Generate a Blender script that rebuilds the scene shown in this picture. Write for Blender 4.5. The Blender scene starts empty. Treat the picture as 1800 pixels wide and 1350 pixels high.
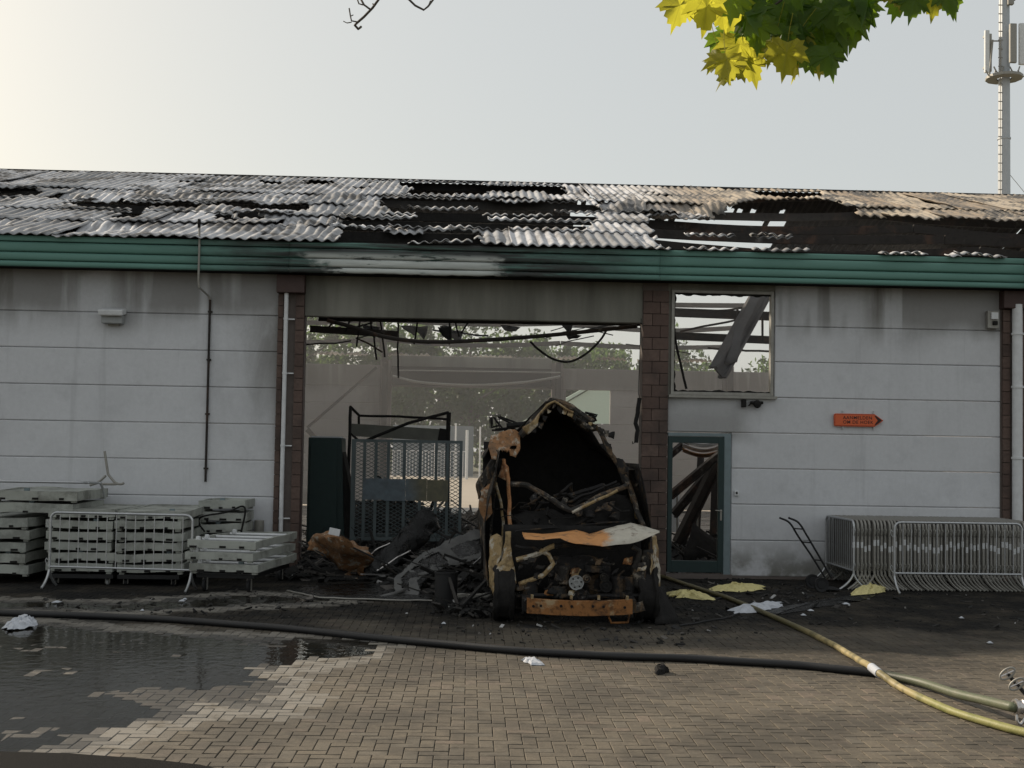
import bpy, bmesh, math, random
from mathutils import Vector, Matrix, noise as mnoise

# ------------------------------------------------------------------ camera, sky, sun, exposure
scene = bpy.context.scene
COL = scene.collection
R_ = math.radians
FOC = 2050.0 / 1800.0                       # focal length over image width
CAM = Vector((0.0, -19.5, 2.1))
YAW, PITCH, ROLL, SHIFT = math.atan(74 / 2050), math.atan(80 / 2050), 0.017, 35 / 1800
fw = Vector((math.sin(YAW) * math.cos(PITCH), math.cos(YAW) * math.cos(PITCH), math.sin(PITCH)))
r0 = Vector((math.cos(YAW), -math.sin(YAW), 0)); u0 = r0.cross(fw)
cR = math.cos(ROLL) * r0 + math.sin(ROLL) * u0
cU = -math.sin(ROLL) * r0 + math.cos(ROLL) * u0
cam_data = bpy.data.cameras.new('camera')
cam = bpy.data.objects.new('camera', cam_data); COL.objects.link(cam)
M = Matrix((cR, cU, -fw)).transposed().to_4x4(); M.translation = CAM
cam.matrix_world = M
cam_data.sensor_fit = 'HORIZONTAL'; cam_data.sensor_width = 36.0; cam_data.lens = 36.0 * FOC
cam_data.shift_y = SHIFT; cam_data.clip_end = 2000.0; cam_data.clip_start = 0.05
scene.camera = cam

SUN_AZ, SUN_EL = R_(-50), R_(28.0)          # azimuth from +Y towards +X
world = bpy.data.worlds.new('World'); scene.world = world; world.use_nodes = True
wn = world.node_tree.nodes; wl = world.node_tree.links
bg = wn['Background']
sky = wn.new('ShaderNodeTexSky'); sky.sky_type = 'NISHITA'; sky.sun_disc = False
sky.sun_elevation = SUN_EL; sky.sun_rotation = SUN_AZ
sky.air_density = 1.0; sky.dust_density = 3.0; sky.ozone_density = 1.0; sky.altitude = 0
veil = wn.new('ShaderNodeMix'); veil.data_type = 'RGBA'; veil.blend_type = 'ADD'; veil.inputs[0].default_value = 1.0
veil.inputs[7].default_value = (7.4, 7.52, 7.45, 1)   # even pale haze over the whole sky
dim = wn.new('ShaderNodeMix'); dim.data_type = 'RGBA'; dim.blend_type = 'MULTIPLY'; dim.inputs[0].default_value = 1.0; dim.inputs[7].default_value = (.64, .60, .48, 1)
wl.new(sky.outputs[0], dim.inputs[6]); wl.new(dim.outputs[2], veil.inputs[6]); wl.new(veil.outputs[2], bg.inputs[0]); bg.inputs[1].default_value = 0.05
sl = bpy.data.lights.new('sun', 'SUN'); sl.energy = 3.5; sl.angle = R_(1.6); sl.color = (1.0, 0.87, 0.70)
sun = bpy.data.objects.new('sun', sl); COL.objects.link(sun)
to_sun = Vector((math.sin(SUN_AZ) * math.cos(SUN_EL), math.cos(SUN_AZ) * math.cos(SUN_EL), math.sin(SUN_EL)))
sun.rotation_euler = to_sun.to_track_quat('Z', 'Y').to_euler()
vs = scene.view_settings; vs.view_transform = 'Standard'; vs.look = 'None'; vs.exposure = 0.42; vs.gamma = 1.0
scene.render.engine = 'CYCLES'
scene.cycles.use_denoising = True
scene.cycles.max_bounces = 8; scene.cycles.transparent_max_bounces = 12; scene.cycles.volume_bounces = 1
scene.cycles.volume_step_rate = 4.0

# ------------------------------------------------------------------ places: photo direction + distance -> world point
def ray(px, py):
    return fw + cR * ((px - 900) / 2050) + cU * ((675 - py + 35) / 2050)
def at(px, py, Y):
    d = ray(px, py); return CAM + d * ((Y - CAM.y) / d.y)
def gr(px, py, z=0.0):
    d = ray(px, py); return CAM + d * ((z - CAM.z) / d.z)
def to_px(p):
    q = Vector(p) - CAM; w = q.dot(fw)
    return 900 + 2050 * q.dot(cR) / w, 675 + 35 - 2050 * q.dot(cU) / w
rnd = random.Random(7)
def nz(x, y=0.0, z=0.0): return mnoise.noise(Vector((x, y, z)))

# ------------------------------------------------------------------ mesh helpers
class MB:
    def __init__(s): s.v = []; s.f = []
    def box(s, c, d, rot=None):
        c = Vector(c); h = Vector(d) / 2; b = len(s.v)
        for k in ((-1,-1,-1),(1,-1,-1),(1,1,-1),(-1,1,-1),(-1,-1,1),(1,-1,1),(1,1,1),(-1,1,1)):
            p = Vector((h.x*k[0], h.y*k[1], h.z*k[2]))
            if rot is not None: p = rot @ p
            s.v.append(tuple(c + p))
        for q in ((0,3,2,1),(4,5,6,7),(0,1,5,4),(1,2,6,5),(2,3,7,6),(3,0,4,7)): s.f.append(tuple(b+i for i in q))
        return s
    def span(s, lo, hi):
        lo, hi = Vector(lo), Vector(hi); return s.box((lo+hi)/2, hi-lo)
    def bar(s, a, b, w, h=None, twist=0.0):
        a, b = Vector(a), Vector(b); d = b - a; h = w if h is None else h
        rot = d.to_track_quat('Y', 'Z').to_matrix() @ Matrix.Rotation(twist, 3, 'Y')
        return s.box((a+b)/2, (w, d.length, h), rot)
    def tube(s, pts, r, n=8, cap=True):
        pts = [Vector(p) for p in pts]; m = len(pts)
        rr = r if isinstance(r, (list, tuple)) else [r]*m
        t = (pts[1]-pts[0]).normalized(); up = Vector((0,0,1)) if abs(t.z) < .9 else Vector((1,0,0))
        a = t.cross(up).normalized(); b0 = len(s.v)
        for i, p in enumerate(pts):
            if i == 0: tt = pts[1]-pts[0]
            elif i == m-1: tt = pts[-1]-pts[-2]
            else: tt = (pts[i+1]-pts[i]).normalized() + (pts[i]-pts[i-1]).normalized()
            tt.normalize(); a = (a - tt*a.dot(tt)).normalized(); b = tt.cross(a)
            for k in range(n):
                th = 2*math.pi*k/n
                s.v.append(tuple(p + (a*math.cos(th) + b*math.sin(th))*rr[i]))
        for i in range(m-1):
            for k in range(n):
                k2 = (k+1) % n
                s.f.append((b0+i*n+k, b0+i*n+k2, b0+(i+1)*n+k2, b0+(i+1)*n+k))
        if cap:
            s.f.append(tuple(b0+k for k in range(n))[::-1]); s.f.append(tuple(b0+(m-1)*n+k for k in range(n)))
        return s
    def lathe(s, prof, org, axis='Z', n=20):
        org = Vector(org); b0 = len(s.v)
        for (r, h) in prof:
            for k in range(n):
                th = 2*math.pi*k/n; x, y = r*math.cos(th), r*math.sin(th)
                p = {'Z': (x, y, h), 'Y': (x, h, y), 'X': (h, x, y)}[axis]
                s.v.append(tuple(org + Vector(p)))
        for i in range(len(prof)-1):
            for k in range(n):
                k2 = (k+1) % n; s.f.append((b0+i*n+k, b0+i*n+k2, b0+(i+1)*n+k2, b0+(i+1)*n+k))
        return s
    def grid(s, fn, nu, nv, keep=None):
        b0 = len(s.v)
        for j in range(nv+1):
            for i in range(nu+1): s.v.append(tuple(fn(i/nu, j/nv)))
        for j in range(nv):
            for i in range(nu):
                if keep is None or keep((i+.5)/nu, (j+.5)/nv):
                    a = b0+j*(nu+1)+i; s.f.append((a, a+1, a+nu+2, a+nu+1))
        return s
    def prism(s, poly, axis, lo, hi):
        n = len(poly); b0 = len(s.v)
        for h in (lo, hi):
            for (u, w) in poly:
                s.v.append({'Y': (u, h, w), 'X': (h, u, w), 'Z': (u, w, h)}[axis])
        s.f.append(tuple(b0+i for i in range(n))); s.f.append(tuple(b0+n+i for i in range(n))[::-1])
        for i in range(n): s.f.append((b0+i, b0+n+i, b0+n+(i+1) % n, b0+(i+1) % n))
        return s
    def islands(s, least=6):
        up = list(range(len(s.v)))
        def find(i):
            while up[i] != i: up[i] = up[up[i]]; i = up[i]
            return i
        for f in s.f:
            for i in f[1:]: up[find(i)] = find(f[0])
        by = {}
        for f in s.f: by.setdefault(find(f[0]), []).append(f)
        out = []
        for fs in by.values():
            if len(fs) >= least: m = MB(); m.v = s.v; m.f = fs; out.append(m)
        return out
    def mesh(s, name, mat, smooth=False):
        me = bpy.data.meshes.new(name); me.from_pydata(s.v, [], s.f)
        if mat is not None: me.materials.append(mat)
        bm = bmesh.new(); bm.from_mesh(me); bmesh.ops.recalc_face_normals(bm, faces=bm.faces)
        loose = [v for v in bm.verts if not v.link_faces]
        if loose: bmesh.ops.delete(bm, geom=loose, context='VERTS')
        bm.to_mesh(me); bm.free()
        if smooth:
            me.polygons.foreach_set('use_smooth', [True]*len(me.polygons))
            try: me.set_sharp_from_angle(angle=R_(40))
            except Exception: pass
        me.update(); return me
    def build(s, name, mat, parent=None, smooth=False, local=False, bevel=0.0, solid=0.0):
        return link(name, s.mesh(name, mat, smooth), parent, local, bevel, solid)

def link(name, me, parent=None, local=False, bevel=0.0, solid=0.0):
    o = bpy.data.objects.new(name, me); COL.objects.link(o)
    if parent is not None:
        o.parent = parent
        if not local: o.matrix_parent_inverse = Matrix.Translation(-parent.location) if parent.parent is None else Matrix.Identity(4)
    if solid:
        m = o.modifiers.new('thickness', 'SOLIDIFY'); m.thickness = solid; m.offset = 0
    if bevel:
        m = o.modifiers.new('edge', 'BEVEL'); m.width = bevel; m.segments = 2; m.limit_method = 'ANGLE'; m.angle_limit = R_(40)
    return o
def sub(name, mb, mat, part, **kw):
    """a sub-part: child of a part whose own coordinates are already the thing's"""
    o = mb.build(name, mat, None, **kw); o.parent = part
    o.matrix_parent_inverse = Matrix.Identity(4); return o
def tag(o, label=None, cat=None, group=None, kind=None):
    if label: o['label'] = label
    if cat: o['category'] = cat
    if group: o['group'] = group
    if kind: o['kind'] = kind
    return o
def thing(name, loc, label, cat, group=None, rz=0.0):
    o = bpy.data.objects.new(name, None); COL.objects.link(o); o.location = loc; o.rotation_euler = (0, 0, rz)
    o.empty_display_size = 0.2
    return tag(o, label, cat, group)
def copy_tree(o, parent=None):
    c = o.copy(); COL.objects.link(c)
    if parent is not None: c.parent = parent
    for ch in KIDS.get(o.name, []): copy_tree(ch, c)
    return c
KIDS = {}
def index_kids(o):
    KIDS[o.name] = [x for x in bpy.data.objects if x.parent == o]
    for k in KIDS[o.name]: index_kids(k)
def crumple(name, pts, mat, parent=None, amp=0.03, freq=4.0, cuts=4, thick=0.006, seed=0, hole=None):
    """a torn or buckled metal sheet through the given outline points"""
    bm = bmesh.new(); vs_ = [bm.verts.new(p) for p in pts]; bm.faces.new(vs_)
    bmesh.ops.triangulate(bm, faces=bm.faces[:])
    bmesh.ops.subdivide_edges(bm, edges=bm.edges[:], cuts=cuts, use_grid_fill=True)
    for v in bm.verts:
        q = v.co*freq + Vector((seed*3.7, seed*1.3, seed*2.1))
        v.co += mnoise.noise_vector(q)*amp + mnoise.noise_vector(q*3)*amp*.35
    if hole: bmesh.ops.delete(bm, geom=[f for f in bm.faces if hole(f.calc_center_median())], context='FACES')
    bmesh.ops.recalc_face_normals(bm, faces=bm.faces)
    me = bpy.data.meshes.new(name); bm.to_mesh(me); bm.free(); me.materials.append(mat)
    me.polygons.foreach_set('use_smooth', [True]*len(me.polygons))
    return link(name, me, parent, False, 0, thick)
def rough_path(pts, step=0.12, amp=0.01, seed=0):
    out = []
    for a, b in zip(pts[:-1], pts[1:]):
        a, b = Vector(a), Vector(b); n = max(1, int((b-a).length/step))
        for k in range(n): out.append(a.lerp(b, k/n))
    out.append(Vector(pts[-1]))
    return [p + mnoise.noise_vector(p*5+Vector((seed*5.1, 0, 0)))*amp for p in out]
def smooth_path(pts, n=8):
    pts = [Vector(p) for p in pts]; q = [pts[0]*2-pts[1]] + pts + [pts[-1]*2-pts[-2]]; out = []
    for i in range(1, len(q)-2):
        for k in range(n):
            t = k/n; p0, p1, p2, p3 = q[i-1], q[i], q[i+1], q[i+2]
            out.append(0.5*((2*p1)+(p2-p0)*t+(2*p0-5*p1+4*p2-p3)*t*t+(3*p1-p0-3*p2+p3)*t**3))
    out.append(pts[-1]); return out
def inside(poly, x, y):
    c = False; n = len(poly)
    for i in range(n):
        (x1, y1), (x2, y2) = poly[i], poly[(i+1) % n]
        if (y1 > y) != (y2 > y) and x < (x2-x1)*(y-y1)/(y2-y1)+x1: c = not c
    return c
def edge_dist(poly, x, y):
    best = 1e9; n = len(poly)
    for i in range(n):
        (x1, y1), (x2, y2) = poly[i], poly[(i+1) % n]; dx, dy = x2-x1, y2-y1
        t = max(0, min(1, ((x-x1)*dx+(y-y1)*dy)/(dx*dx+dy*dy+1e-12)))
        best = min(best, math.hypot(x-x1-t*dx, y-y1-t*dy))
    return best

# ------------------------------------------------------------------ material helpers
class N:
    def __init__(s, name, rough=0.7, metal=0.0, spec=0.4):
        s.m = bpy.data.materials.new(name); s.m.use_nodes = True; s.t = s.m.node_tree
        s.b = s.t.nodes['Principled BSDF']; s.set('Roughness', rough); s.set('Metallic', metal); s.set('Specular IOR Level', spec)
        s._pos = None
    def put(s, sock, v):
        if hasattr(v, 'is_linked') or hasattr(v, 'links'): s.t.links.new(v, sock)
        elif isinstance(v, (tuple, list)) and len(v) == 3 and sock.type == 'RGBA': sock.default_value = (*v, 1)
        else: sock.default_value = v
    def set(s, n, v): s.put(s.b.inputs[n], v); return s
    def node(s, typ, **kw):
        n = s.t.nodes.new(typ)
        for k, v in kw.items(): setattr(n, k, v)
        return n
    def pos(s):
        if s._pos is None: s._pos = s.node('ShaderNodeNewGeometry').outputs['Position']
        return s._pos
    def obj(s): return s.node('ShaderNodeTexCoord').outputs['Object']
    def xyz(s, v=None):
        n = s.node('ShaderNodeSeparateXYZ'); s.put(n.inputs[0], v or s.pos()); return n.outputs
    def rnd(s): return s.node('ShaderNodeObjectInfo').outputs['Random']
    def island(s): return s.node('ShaderNodeNewGeometry').outputs['Random Per Island']
    def scaled(s, v, sc, off=(0,0,0)):
        n = s.node('ShaderNodeMapping'); s.put(n.inputs[0], v); n.inputs['Scale'].default_value = sc; n.inputs['Location'].default_value = off; return n.outputs[0]
    def noise(s, scale, v=None, detail=5, rough=.6, dist=0.0, st=None, off=(0,0,0)):
        n = s.node('ShaderNodeTexNoise'); vv = v or s.pos()
        if st or off != (0,0,0): vv = s.scaled(vv, st or (1,1,1), off)
        s.put(n.inputs['Vector'], vv); n.inputs['Scale'].default_value = scale; n.inputs['Detail'].default_value = detail
        n.inputs['Roughness'].default_value = rough; n.inputs['Distortion'].default_value = dist; return n.outputs['Fac']
    def ramp(s, f, stops):
        n = s.node('ShaderNodeValToRGB'); s.put(n.inputs[0], f); e = n.color_ramp.elements
        while len(e) > len(stops): e.remove(e[-1])
        while len(e) < len(stops): e.new(1)
        for k, (p, c) in zip(e, stops): k.position = p; k.color = (*c, 1) if isinstance(c, tuple) else (c, c, c, 1)
        return n.outputs[0]
    def mix(s, f, a, b, mode='MIX'):
        n = s.node('ShaderNodeMix', data_type='RGBA', blend_type=mode); n.clamp_factor = True
        s.put(n.inputs[0], f); s.put(n.inputs[6], a); s.put(n.inputs[7], b); return n.outputs[2]
    def math(s, op, a, b=0.0, clamp=False):
        n = s.node('ShaderNodeMath', operation=op, use_clamp=clamp); s.put(n.inputs[0], a); s.put(n.inputs[1], b); return n.outputs[0]
    def step(s, v, lo, hi):
        n = s.node('ShaderNodeMapRange', interpolation_type='SMOOTHSTEP'); s.put(n.inputs[0], v)
        n.inputs[1].default_value = lo; n.inputs[2].default_value = hi; return n.outputs[0]
    def bump(s, h, dist=.01, strength=1.0):
        n = s.node('ShaderNodeBump'); s.put(n.inputs['Height'], h); n.inputs['Distance'].default_value = dist; n.inputs['Strength'].default_value = strength
        s.t.links.new(n.outputs[0], s.b.inputs['Normal']); return s

def flat(name, c, rough=.7, metal=0.0, var=.25, scale=9.0, spec=.4):
    n = N(name, rough, metal, spec)
    f = n.noise(scale, n.obj(), 6, .65)
    n.set('Base Color', n.mix(f, tuple(x*(1-var) for x in c), tuple(min(1, x*(1+var)) for x in c)))
    n.set('Roughness', n.step(f, -1.2+rough, 1.2+rough) if False else rough)
    n.bump(n.noise(scale*6, n.obj(), 4), .003, .4)
    return n.m
MT = {}
def make_materials():
    # wall panels: pale concrete, rain-washed soot running down from the eaves, dirt at the foot
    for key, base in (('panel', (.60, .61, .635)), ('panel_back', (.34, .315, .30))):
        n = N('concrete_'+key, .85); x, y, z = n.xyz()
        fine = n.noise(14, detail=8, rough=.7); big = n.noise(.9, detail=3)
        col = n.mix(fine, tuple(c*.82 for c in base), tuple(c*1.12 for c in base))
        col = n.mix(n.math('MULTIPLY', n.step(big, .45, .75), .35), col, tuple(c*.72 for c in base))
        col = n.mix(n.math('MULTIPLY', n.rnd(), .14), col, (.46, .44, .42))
        blot_ = n.noise(2.4, detail=8, rough=.72, off=(4, 1, 2)); col = n.mix(n.math('MULTIPLY', n.step(blot_, .50, .72), .28), col, tuple(c*.62 for c in base)); run = n.noise(3.2, st=(1, 1, .05), detail=7, rough=.7, off=(1, 2, 3)); col = n.mix(n.math('MULTIPLY', n.step(run, .56, .72), .30), col, tuple(c*.55 for c in base))
        streak = n.noise(1.5, st=(1, 1, .12), detail=6, rough=.62)
        wash = n.noise(.55, st=(1, 1, .05), detail=2, off=(3.3, 0, 0))
        hi = n.step(z, 3.75, 4.55)
        soot = n.math('MULTIPLY', hi, n.math('MULTIPLY', n.step(streak, .33, .62), n.step(wash, .36, .56)), True)
        light = n.step(n.noise(.9, st=(1, 1, .06), detail=3, off=(7.7, 0, 0)), .52, .56)
        top = n.math('MULTIPLY', n.step(n.math('ADD', z, n.math('MULTIPLY', streak, .5)), 4.25, 4.7), n.math('SUBTRACT', .80, n.math('MULTIPLY', light, .5)))
        soot = n.math('MAXIMUM', soot, top)
        pl = n.noise(1.1, st=(1.6, 1, .5), detail=6, rough=.65, dist=.8)
        near = n.math('MULTIPLY', n.step(n.math('ADD', n.math('ABSOLUTE', n.math('SUBTRACT', x, .1)), n.math('MULTIPLY', pl, -1.6)), 3.5, 2.3), n.step(z, 1.2, 4.0))
        for wx_, wz_, hw_ in ((4.25, 4.85, .95), (3.9, 2.43, .62), (7.9, 4.95, .35), (-6.9, 4.95, .5)):
            pz = n.math('MULTIPLY', n.step(n.math('ADD', n.math('ABSOLUTE', n.math('SUBTRACT', x, wx_)), n.math('MULTIPLY', pl, -.5)), hw_+.15, hw_-.35), n.math('MULTIPLY', n.step(z, wz_-.25, wz_+.02), n.step(z, wz_+.9, wz_+.1)))
            near = n.math('MAXIMUM', near, n.math('MULTIPLY', pz, .7))
        soot = n.math('MAXIMUM', soot, n.math('MULTIPLY', near, .9))
        col = n.mix(n.math('MULTIPLY', soot, .82), col, (.105, .095, .078))
        low = n.math('MULTIPLY', n.step(z, .75, .1), n.step(n.noise(2.2, detail=6), .35, .6))
        col = n.mix(n.math('MULTIPLY', low, .8), col, (.12, .115, .09))
        n.set('Base Color', col); n.bump(n.noise(60, detail=6), .004, .5); MT[key] = n.m
    n = N('lintel_concrete', .9); x, y, z = n.xyz()
    s = n.noise(1.3, st=(1, 1, .15), detail=6)
    n.set('Base Color', n.mix(n.step(s, .3, .7), (.12, .117, .10), (.235, .23, .20))); n.bump(n.noise(50), .004); MT['lintel'] = n.m
    n = N('brown_block', .9)
    c = n.mix(n.rnd(), (.125, .085, .068), (.205, .145, .117)); c = n.mix(n.noise(18, detail=7), c, (.07, .045, .04))
    c = n.mix(n.math('MULTIPLY', n.step(n.noise(1.1, detail=4), .42, .68), .6), c, (.035, .03, .028))
    n.set('Base Color', c); n.bump(n.noise(45, detail=6), .006, .7); MT['brick'] = n.m
    MT['mortar'] = flat('mortar', (.13, .11, .10), .95)
    MT['maroon'] = flat('maroon_metal', (.058, .034, .03), .6)
    # fascia: green coated boards, burnt bare and sooty above the opening
    n = N('green_fascia', .55); x, y, z = n.xyz()
    warp = n.noise(1.0, st=(1, 1, 3.0), detail=6, rough=.65)
    d = n.math('ADD', n.math('ABSOLUTE', n.math('ADD', x, .85)), n.math('MULTIPLY', n.math('SUBTRACT', warp, .5), 3.0))
    green = n.mix(n.noise(3.0, st=(.3, 1, 2), detail=5), (.085, .195, .162), (.125, .265, .225))
    sooty = n.step(d, 4.6, 2.0)
    streaks = n.noise(1.6, st=(.35, 1, 6.0), detail=6, rough=.7, dist=.6)
    col = n.mix(n.math('MULTIPLY', sooty, n.step(streaks, .25, .55)), green, (.03, .034, .032))
    d2 = n.math('ADD', n.math('ABSOLUTE', n.math('ADD', x, 1.05)), n.math('MULTIPLY', n.math('SUBTRACT', warp, .5), 1.6))
    bare = n.math('MULTIPLY', n.step(d2, 1.62, 1.40), n.step(n.noise(1.3, st=(.5, 1, 5), detail=8, rough=.75, off=(9, 0, 0)), .40, .46))
    bare = n.math('MULTIPLY', bare, n.step(z, 5.30, 5.2))
    col = n.mix(bare, col, n.mix(n.noise(5, st=(.4, 1, 3)), (.26, .29, .275), (.68, .70, .67)))
    n.set('Base Color', col); n.bump(n.noise(4, st=(1, 1, 4)), .006, .4); MT['fascia'] = n.m
    # roof sheets: ash white and grey, browner to the east, soot in between
    n = N('roof_sheet', .7); x, y, z = n.xyz(); r = n.rnd()
    base = n.mix(r, (.25, .255, .265), (.60, .60, .62))
    tanm = n.step(n.math('ADD', x, n.math('MULTIPLY', n.noise(.4, detail=3), 4)), 5.0, 8.0)
    base = n.mix(n.math('MULTIPLY', tanm, n.step(y, 3.0, 6.0)), base, n.mix(r, (.30, .235, .17), (.48, .41, .32)))
    so = n.noise(.75, detail=7, rough=.68, dist=.4)
    base = n.mix(n.step(so, .49, .60), base, (.055, .052, .05))
    base = n.mix(n.math('MULTIPLY', n.step(n.noise(1.4, st=(3, .5, .5), detail=6, off=(2, 5, 0)), .48, .62), .6), base, (.085, .078, .072))
    base = n.mix(n.math('MULTIPLY', n.step(n.noise(7, detail=6), .5, .7), .5), base, (.2, .2, .2))
    n.set('Base Color', base); n.bump(n.noise(22, detail=5), .008, .6); MT['sheet'] = n.m
    n = N('soot_sheet', .9); n.set('Base Color', n.mix(n.noise(3), (.012, .012, .013), (.045, .042, .04))); n.bump(n.noise(14), .02); MT['soot'] = n.m
    n = N('charred', .9, 0, .12); n.set('Base Color', n.mix(n.noise(9, n.obj(), 7, .7), (.006, .006, .006), (.035, .033, .032))); n.bump(n.noise(30, n.obj(), 6), .012, .8); MT['char'] = n.m
    n = N('gloss_char', .28, 0, .3); n.set('Base Color', n.mix(n.noise(6, n.obj(), 7), (.003, .003, .003), (.012, .012, .012))); n.set('Roughness', n.step(n.noise(5, n.obj()), .2, 1.1)); n.bump(n.noise(16, n.obj(), 6), .02, .7); MT['gloss'] = n.m
    # burnt steel: black scale, orange rust, pale ash
    def burnt(name, dark, rust, ash, t1, t2, sc=3.0):
        n = N(name, .75, 0, .3); v = n.pos()
        a = n.noise(sc, v, 7, .62, .5); b = n.noise(sc*1.7, n.scaled(v, (1, 1, 1), (4, 2, 7)), 6, .6)
        c = n.mix(n.step(a, t1-.07, t1+.07), dark, n.mix(n.noise(sc*7, v, 6), tuple(k*.55 for k in rust), rust))
        c = n.mix(n.step(b, t2-.06, t2+.06), c, ash)
        c = n.mix(n.math('MULTIPLY', n.step(n.noise(sc*5, v, 6), .5, .65), .55), c, tuple(k*.4 for k in dark))
        n.set('Base Color', c); n.bump(n.noise(sc*9, v, 6), .006, .6); return n.m
    MT['rust'] = burnt('rusty_steel', (.05, .028, .016), (.34, .15, .05), (.36, .26, .15), .42, .62)
    MT['orange'] = burnt('orange_rust', (.17, .075, .035), (.42, .20, .085), (.42, .34, .24), .40, .60, 4)
    MT['tanorange'] = burnt('tan_orange_scorch', (.20, .12, .07), (.40, .21, .10), (.42, .37, .30), .42, .58, 5)
    MT['tan'] = burnt('tan_burnt_steel', (.16, .10, .05), (.36, .26, .13), (.42, .39, .33), .42, .56, 4)
    MT['vandark'] = burnt('black_burnt_steel', (.012, .011, .011), (.085, .055, .03), (.15, .14, .13), .58, .66, 6)
    MT['vanside'] = burnt('scorched_side_steel', (.022, .020, .018), (.16, .105, .06), (.25, .22, .18), .56, .62, 5)
    MT['hood'] = None
    n = N('buckled_hood', .6); x, y, z = n.xyz(); w = n.math('ADD', x, n.math('MULTIPLY', n.noise(3), .6))
    c = n.mix(n.step(w, 1.95, 2.10), n.mix(n.noise(9), (.38, .16, .05), (.60, .30, .11)), n.mix(n.noise(12, detail=7), (.32, .30, .25), (.52, .49, .42)))
    c = n.mix(n.math('MULTIPLY', n.step(n.noise(8, detail=6), .52, .66), .7), c, (.1, .07, .05))
    n.set('Base Color', c); n.bump(n.noise(20), .01, .5); MT['hood'] = n.m
    MT['beam'] = burnt('scorched_beam', (.026, .022, .02), (.085, .05, .036), (.11, .10, .095), .58, .68, 1.5)
    n = N('galvanised', .42, .75); f = n.noise(25, n.obj(), 5)
    n.set('Base Color', n.mix(f, (.36, .37, .38), (.58, .59, .60))); n.set('Roughness', n.step(n.noise(9, n.obj()), -.3, 1.5)); MT['galv'] = n.m
    n = N('dull_galvanised', .6, .45); n.set('Base Color', n.mix(n.noise(11, n.obj(), 6), (.20, .19, .17), (.38, .37, .34))); MT['galv_dull'] = n.m
    n = N('cream_platform', .7); c = n.mix(n.noise(5, n.obj(), 7, .65), (.30, .31, .275), (.46, .47, .43)); c = n.mix(n.math('MULTIPLY', n.step(n.noise(2.2, detail=7, rough=.7), .42, .64), .75), c, (.13, .128, .11))
    c = n.mix(n.math('MULTIPLY', n.rnd(), .3), c, (.33, .36, .34))
    n.set('Base Color', c); n.bump(n.noise(35, n.obj()), .003, .5); MT['cream'] = n.m
    MT['white'] = flat('white_coated', (.62, .63, .64), .5)
    MT['grey'] = flat('grey_plastic', (.30, .31, .31), .6)
    MT['black'] = flat('black_rubber', (.014, .014, .015), .7)
    MT['dkgreen'] = flat('dark_green_paint', (.012, .03, .03), .55)
    MT['teal'] = flat('teal_frame', (.17, .215, .23), .6)
    n = N('sooty_green_gate', .7); x, y, z = n.xyz(); c = n.mix(n.noise(2, detail=6), (.05, .066, .07), (.13, .16, .165)); n.set('Base Color', c); MT['gate'] = n.m
    n = N('gate_plate', .7); x, y, z = n.xyz(); c = n.mix(n.step(n.math('ADD', x, n.math('MULTIPLY', n.noise(3), .5)), -1.0, -.5), (.17, .22, .26), (.22, .20, .12)); c = n.mix(n.noise(8, detail=7), c, (.05, .055, .055)); n.set('Base Color', c); MT['gate_plate'] = n.m
    MT['orange_sign'] = flat('orange_sign', (.62, .115, .035), .45, 0, .06)
    MT['red_sign'] = flat('dark_red_border', (.30, .035, .02), .5, 0, .08)
    MT['sign_dark'] = flat('sign_black', (.03, .012, .012), .6)
    MT['yellow_foam'] = flat('yellow_insulation', (.60, .53, .25), .95, 0, .35, 16)
    MT['foam'] = flat('white_foam', (.46, .48, .52), .8, 0, .35, 22)
    n = N('yellow_hose', .55); f = n.noise(1.4, detail=5); c = n.mix(n.step(n.noise(6, detail=6), .42, .62), (.36, .29, .14), (.17, .145, .07))
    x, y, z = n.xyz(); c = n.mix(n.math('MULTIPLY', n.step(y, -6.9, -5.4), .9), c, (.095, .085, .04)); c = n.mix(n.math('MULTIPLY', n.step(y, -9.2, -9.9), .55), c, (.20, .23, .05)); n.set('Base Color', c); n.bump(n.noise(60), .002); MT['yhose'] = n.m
    n = N('dark_hose', .5); x, y, z = n.xyz(); c = n.mix(n.step(x, 3.85, 4.15), (.014, .014, .015), n.mix(n.noise(8, detail=5), (.055, .085, .04), (.17, .16, .11))); n.set('Base Color', c); n.bump(n.noise(80), .002); MT['bhose'] = n.m
    MT['chrome'] = flat('worn_alloy', (.60, .57, .55), .3, .8, .15)
    # paving
    for key in ('paver_single', 'paver_many'):
        n = N(key, .85); x, y, z = n.xyz(); single = key == 'paver_single'
        r = n.rnd() if single else n.island()
        c = n.ramp(r, [(0, (.122, .102, .076)), (.3, (.148, .125, .092)), (.6, (.163, .136, .10)), (.85, (.143, .126, .099)), (1, (.195, .152, .116))])
        c = n.mix(n.math('MULTIPLY', n.step(n.noise(30, detail=9, rough=.8), .36, .66), .55), c, (.085, .072, .056))
        c = n.mix(n.math('MULTIPLY', n.step(n.noise(5.5, detail=8, rough=.75, off=(2, 9, 0)), .46, .66), .5), c, (.085, .073, .056))
        c = n.mix(n.math('MULTIPLY', n.step(n.noise(2.2, st=(.35, 1.6, 1), detail=7, rough=.7, off=(6, 4, 0)), .52, .68), .45), c, (.07, .062, .05))
        c = n.mix(n.math('MULTIPLY', n.step(n.noise(.8, detail=7, rough=.75), .42, .60), .8), c, (.06, .052, .041))
        c = n.mix(n.math('MULTIPLY', n.step(n.noise(1.9, detail=7, rough=.7, off=(5, 3, 0)), .58, .72), .4), c, (.25, .215, .17))
        sy = n.math('ADD', y, n.math('MULTIPLY', n.math('SUBTRACT', n.noise(.55, detail=6, rough=.65), .5), 5.0))
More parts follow.
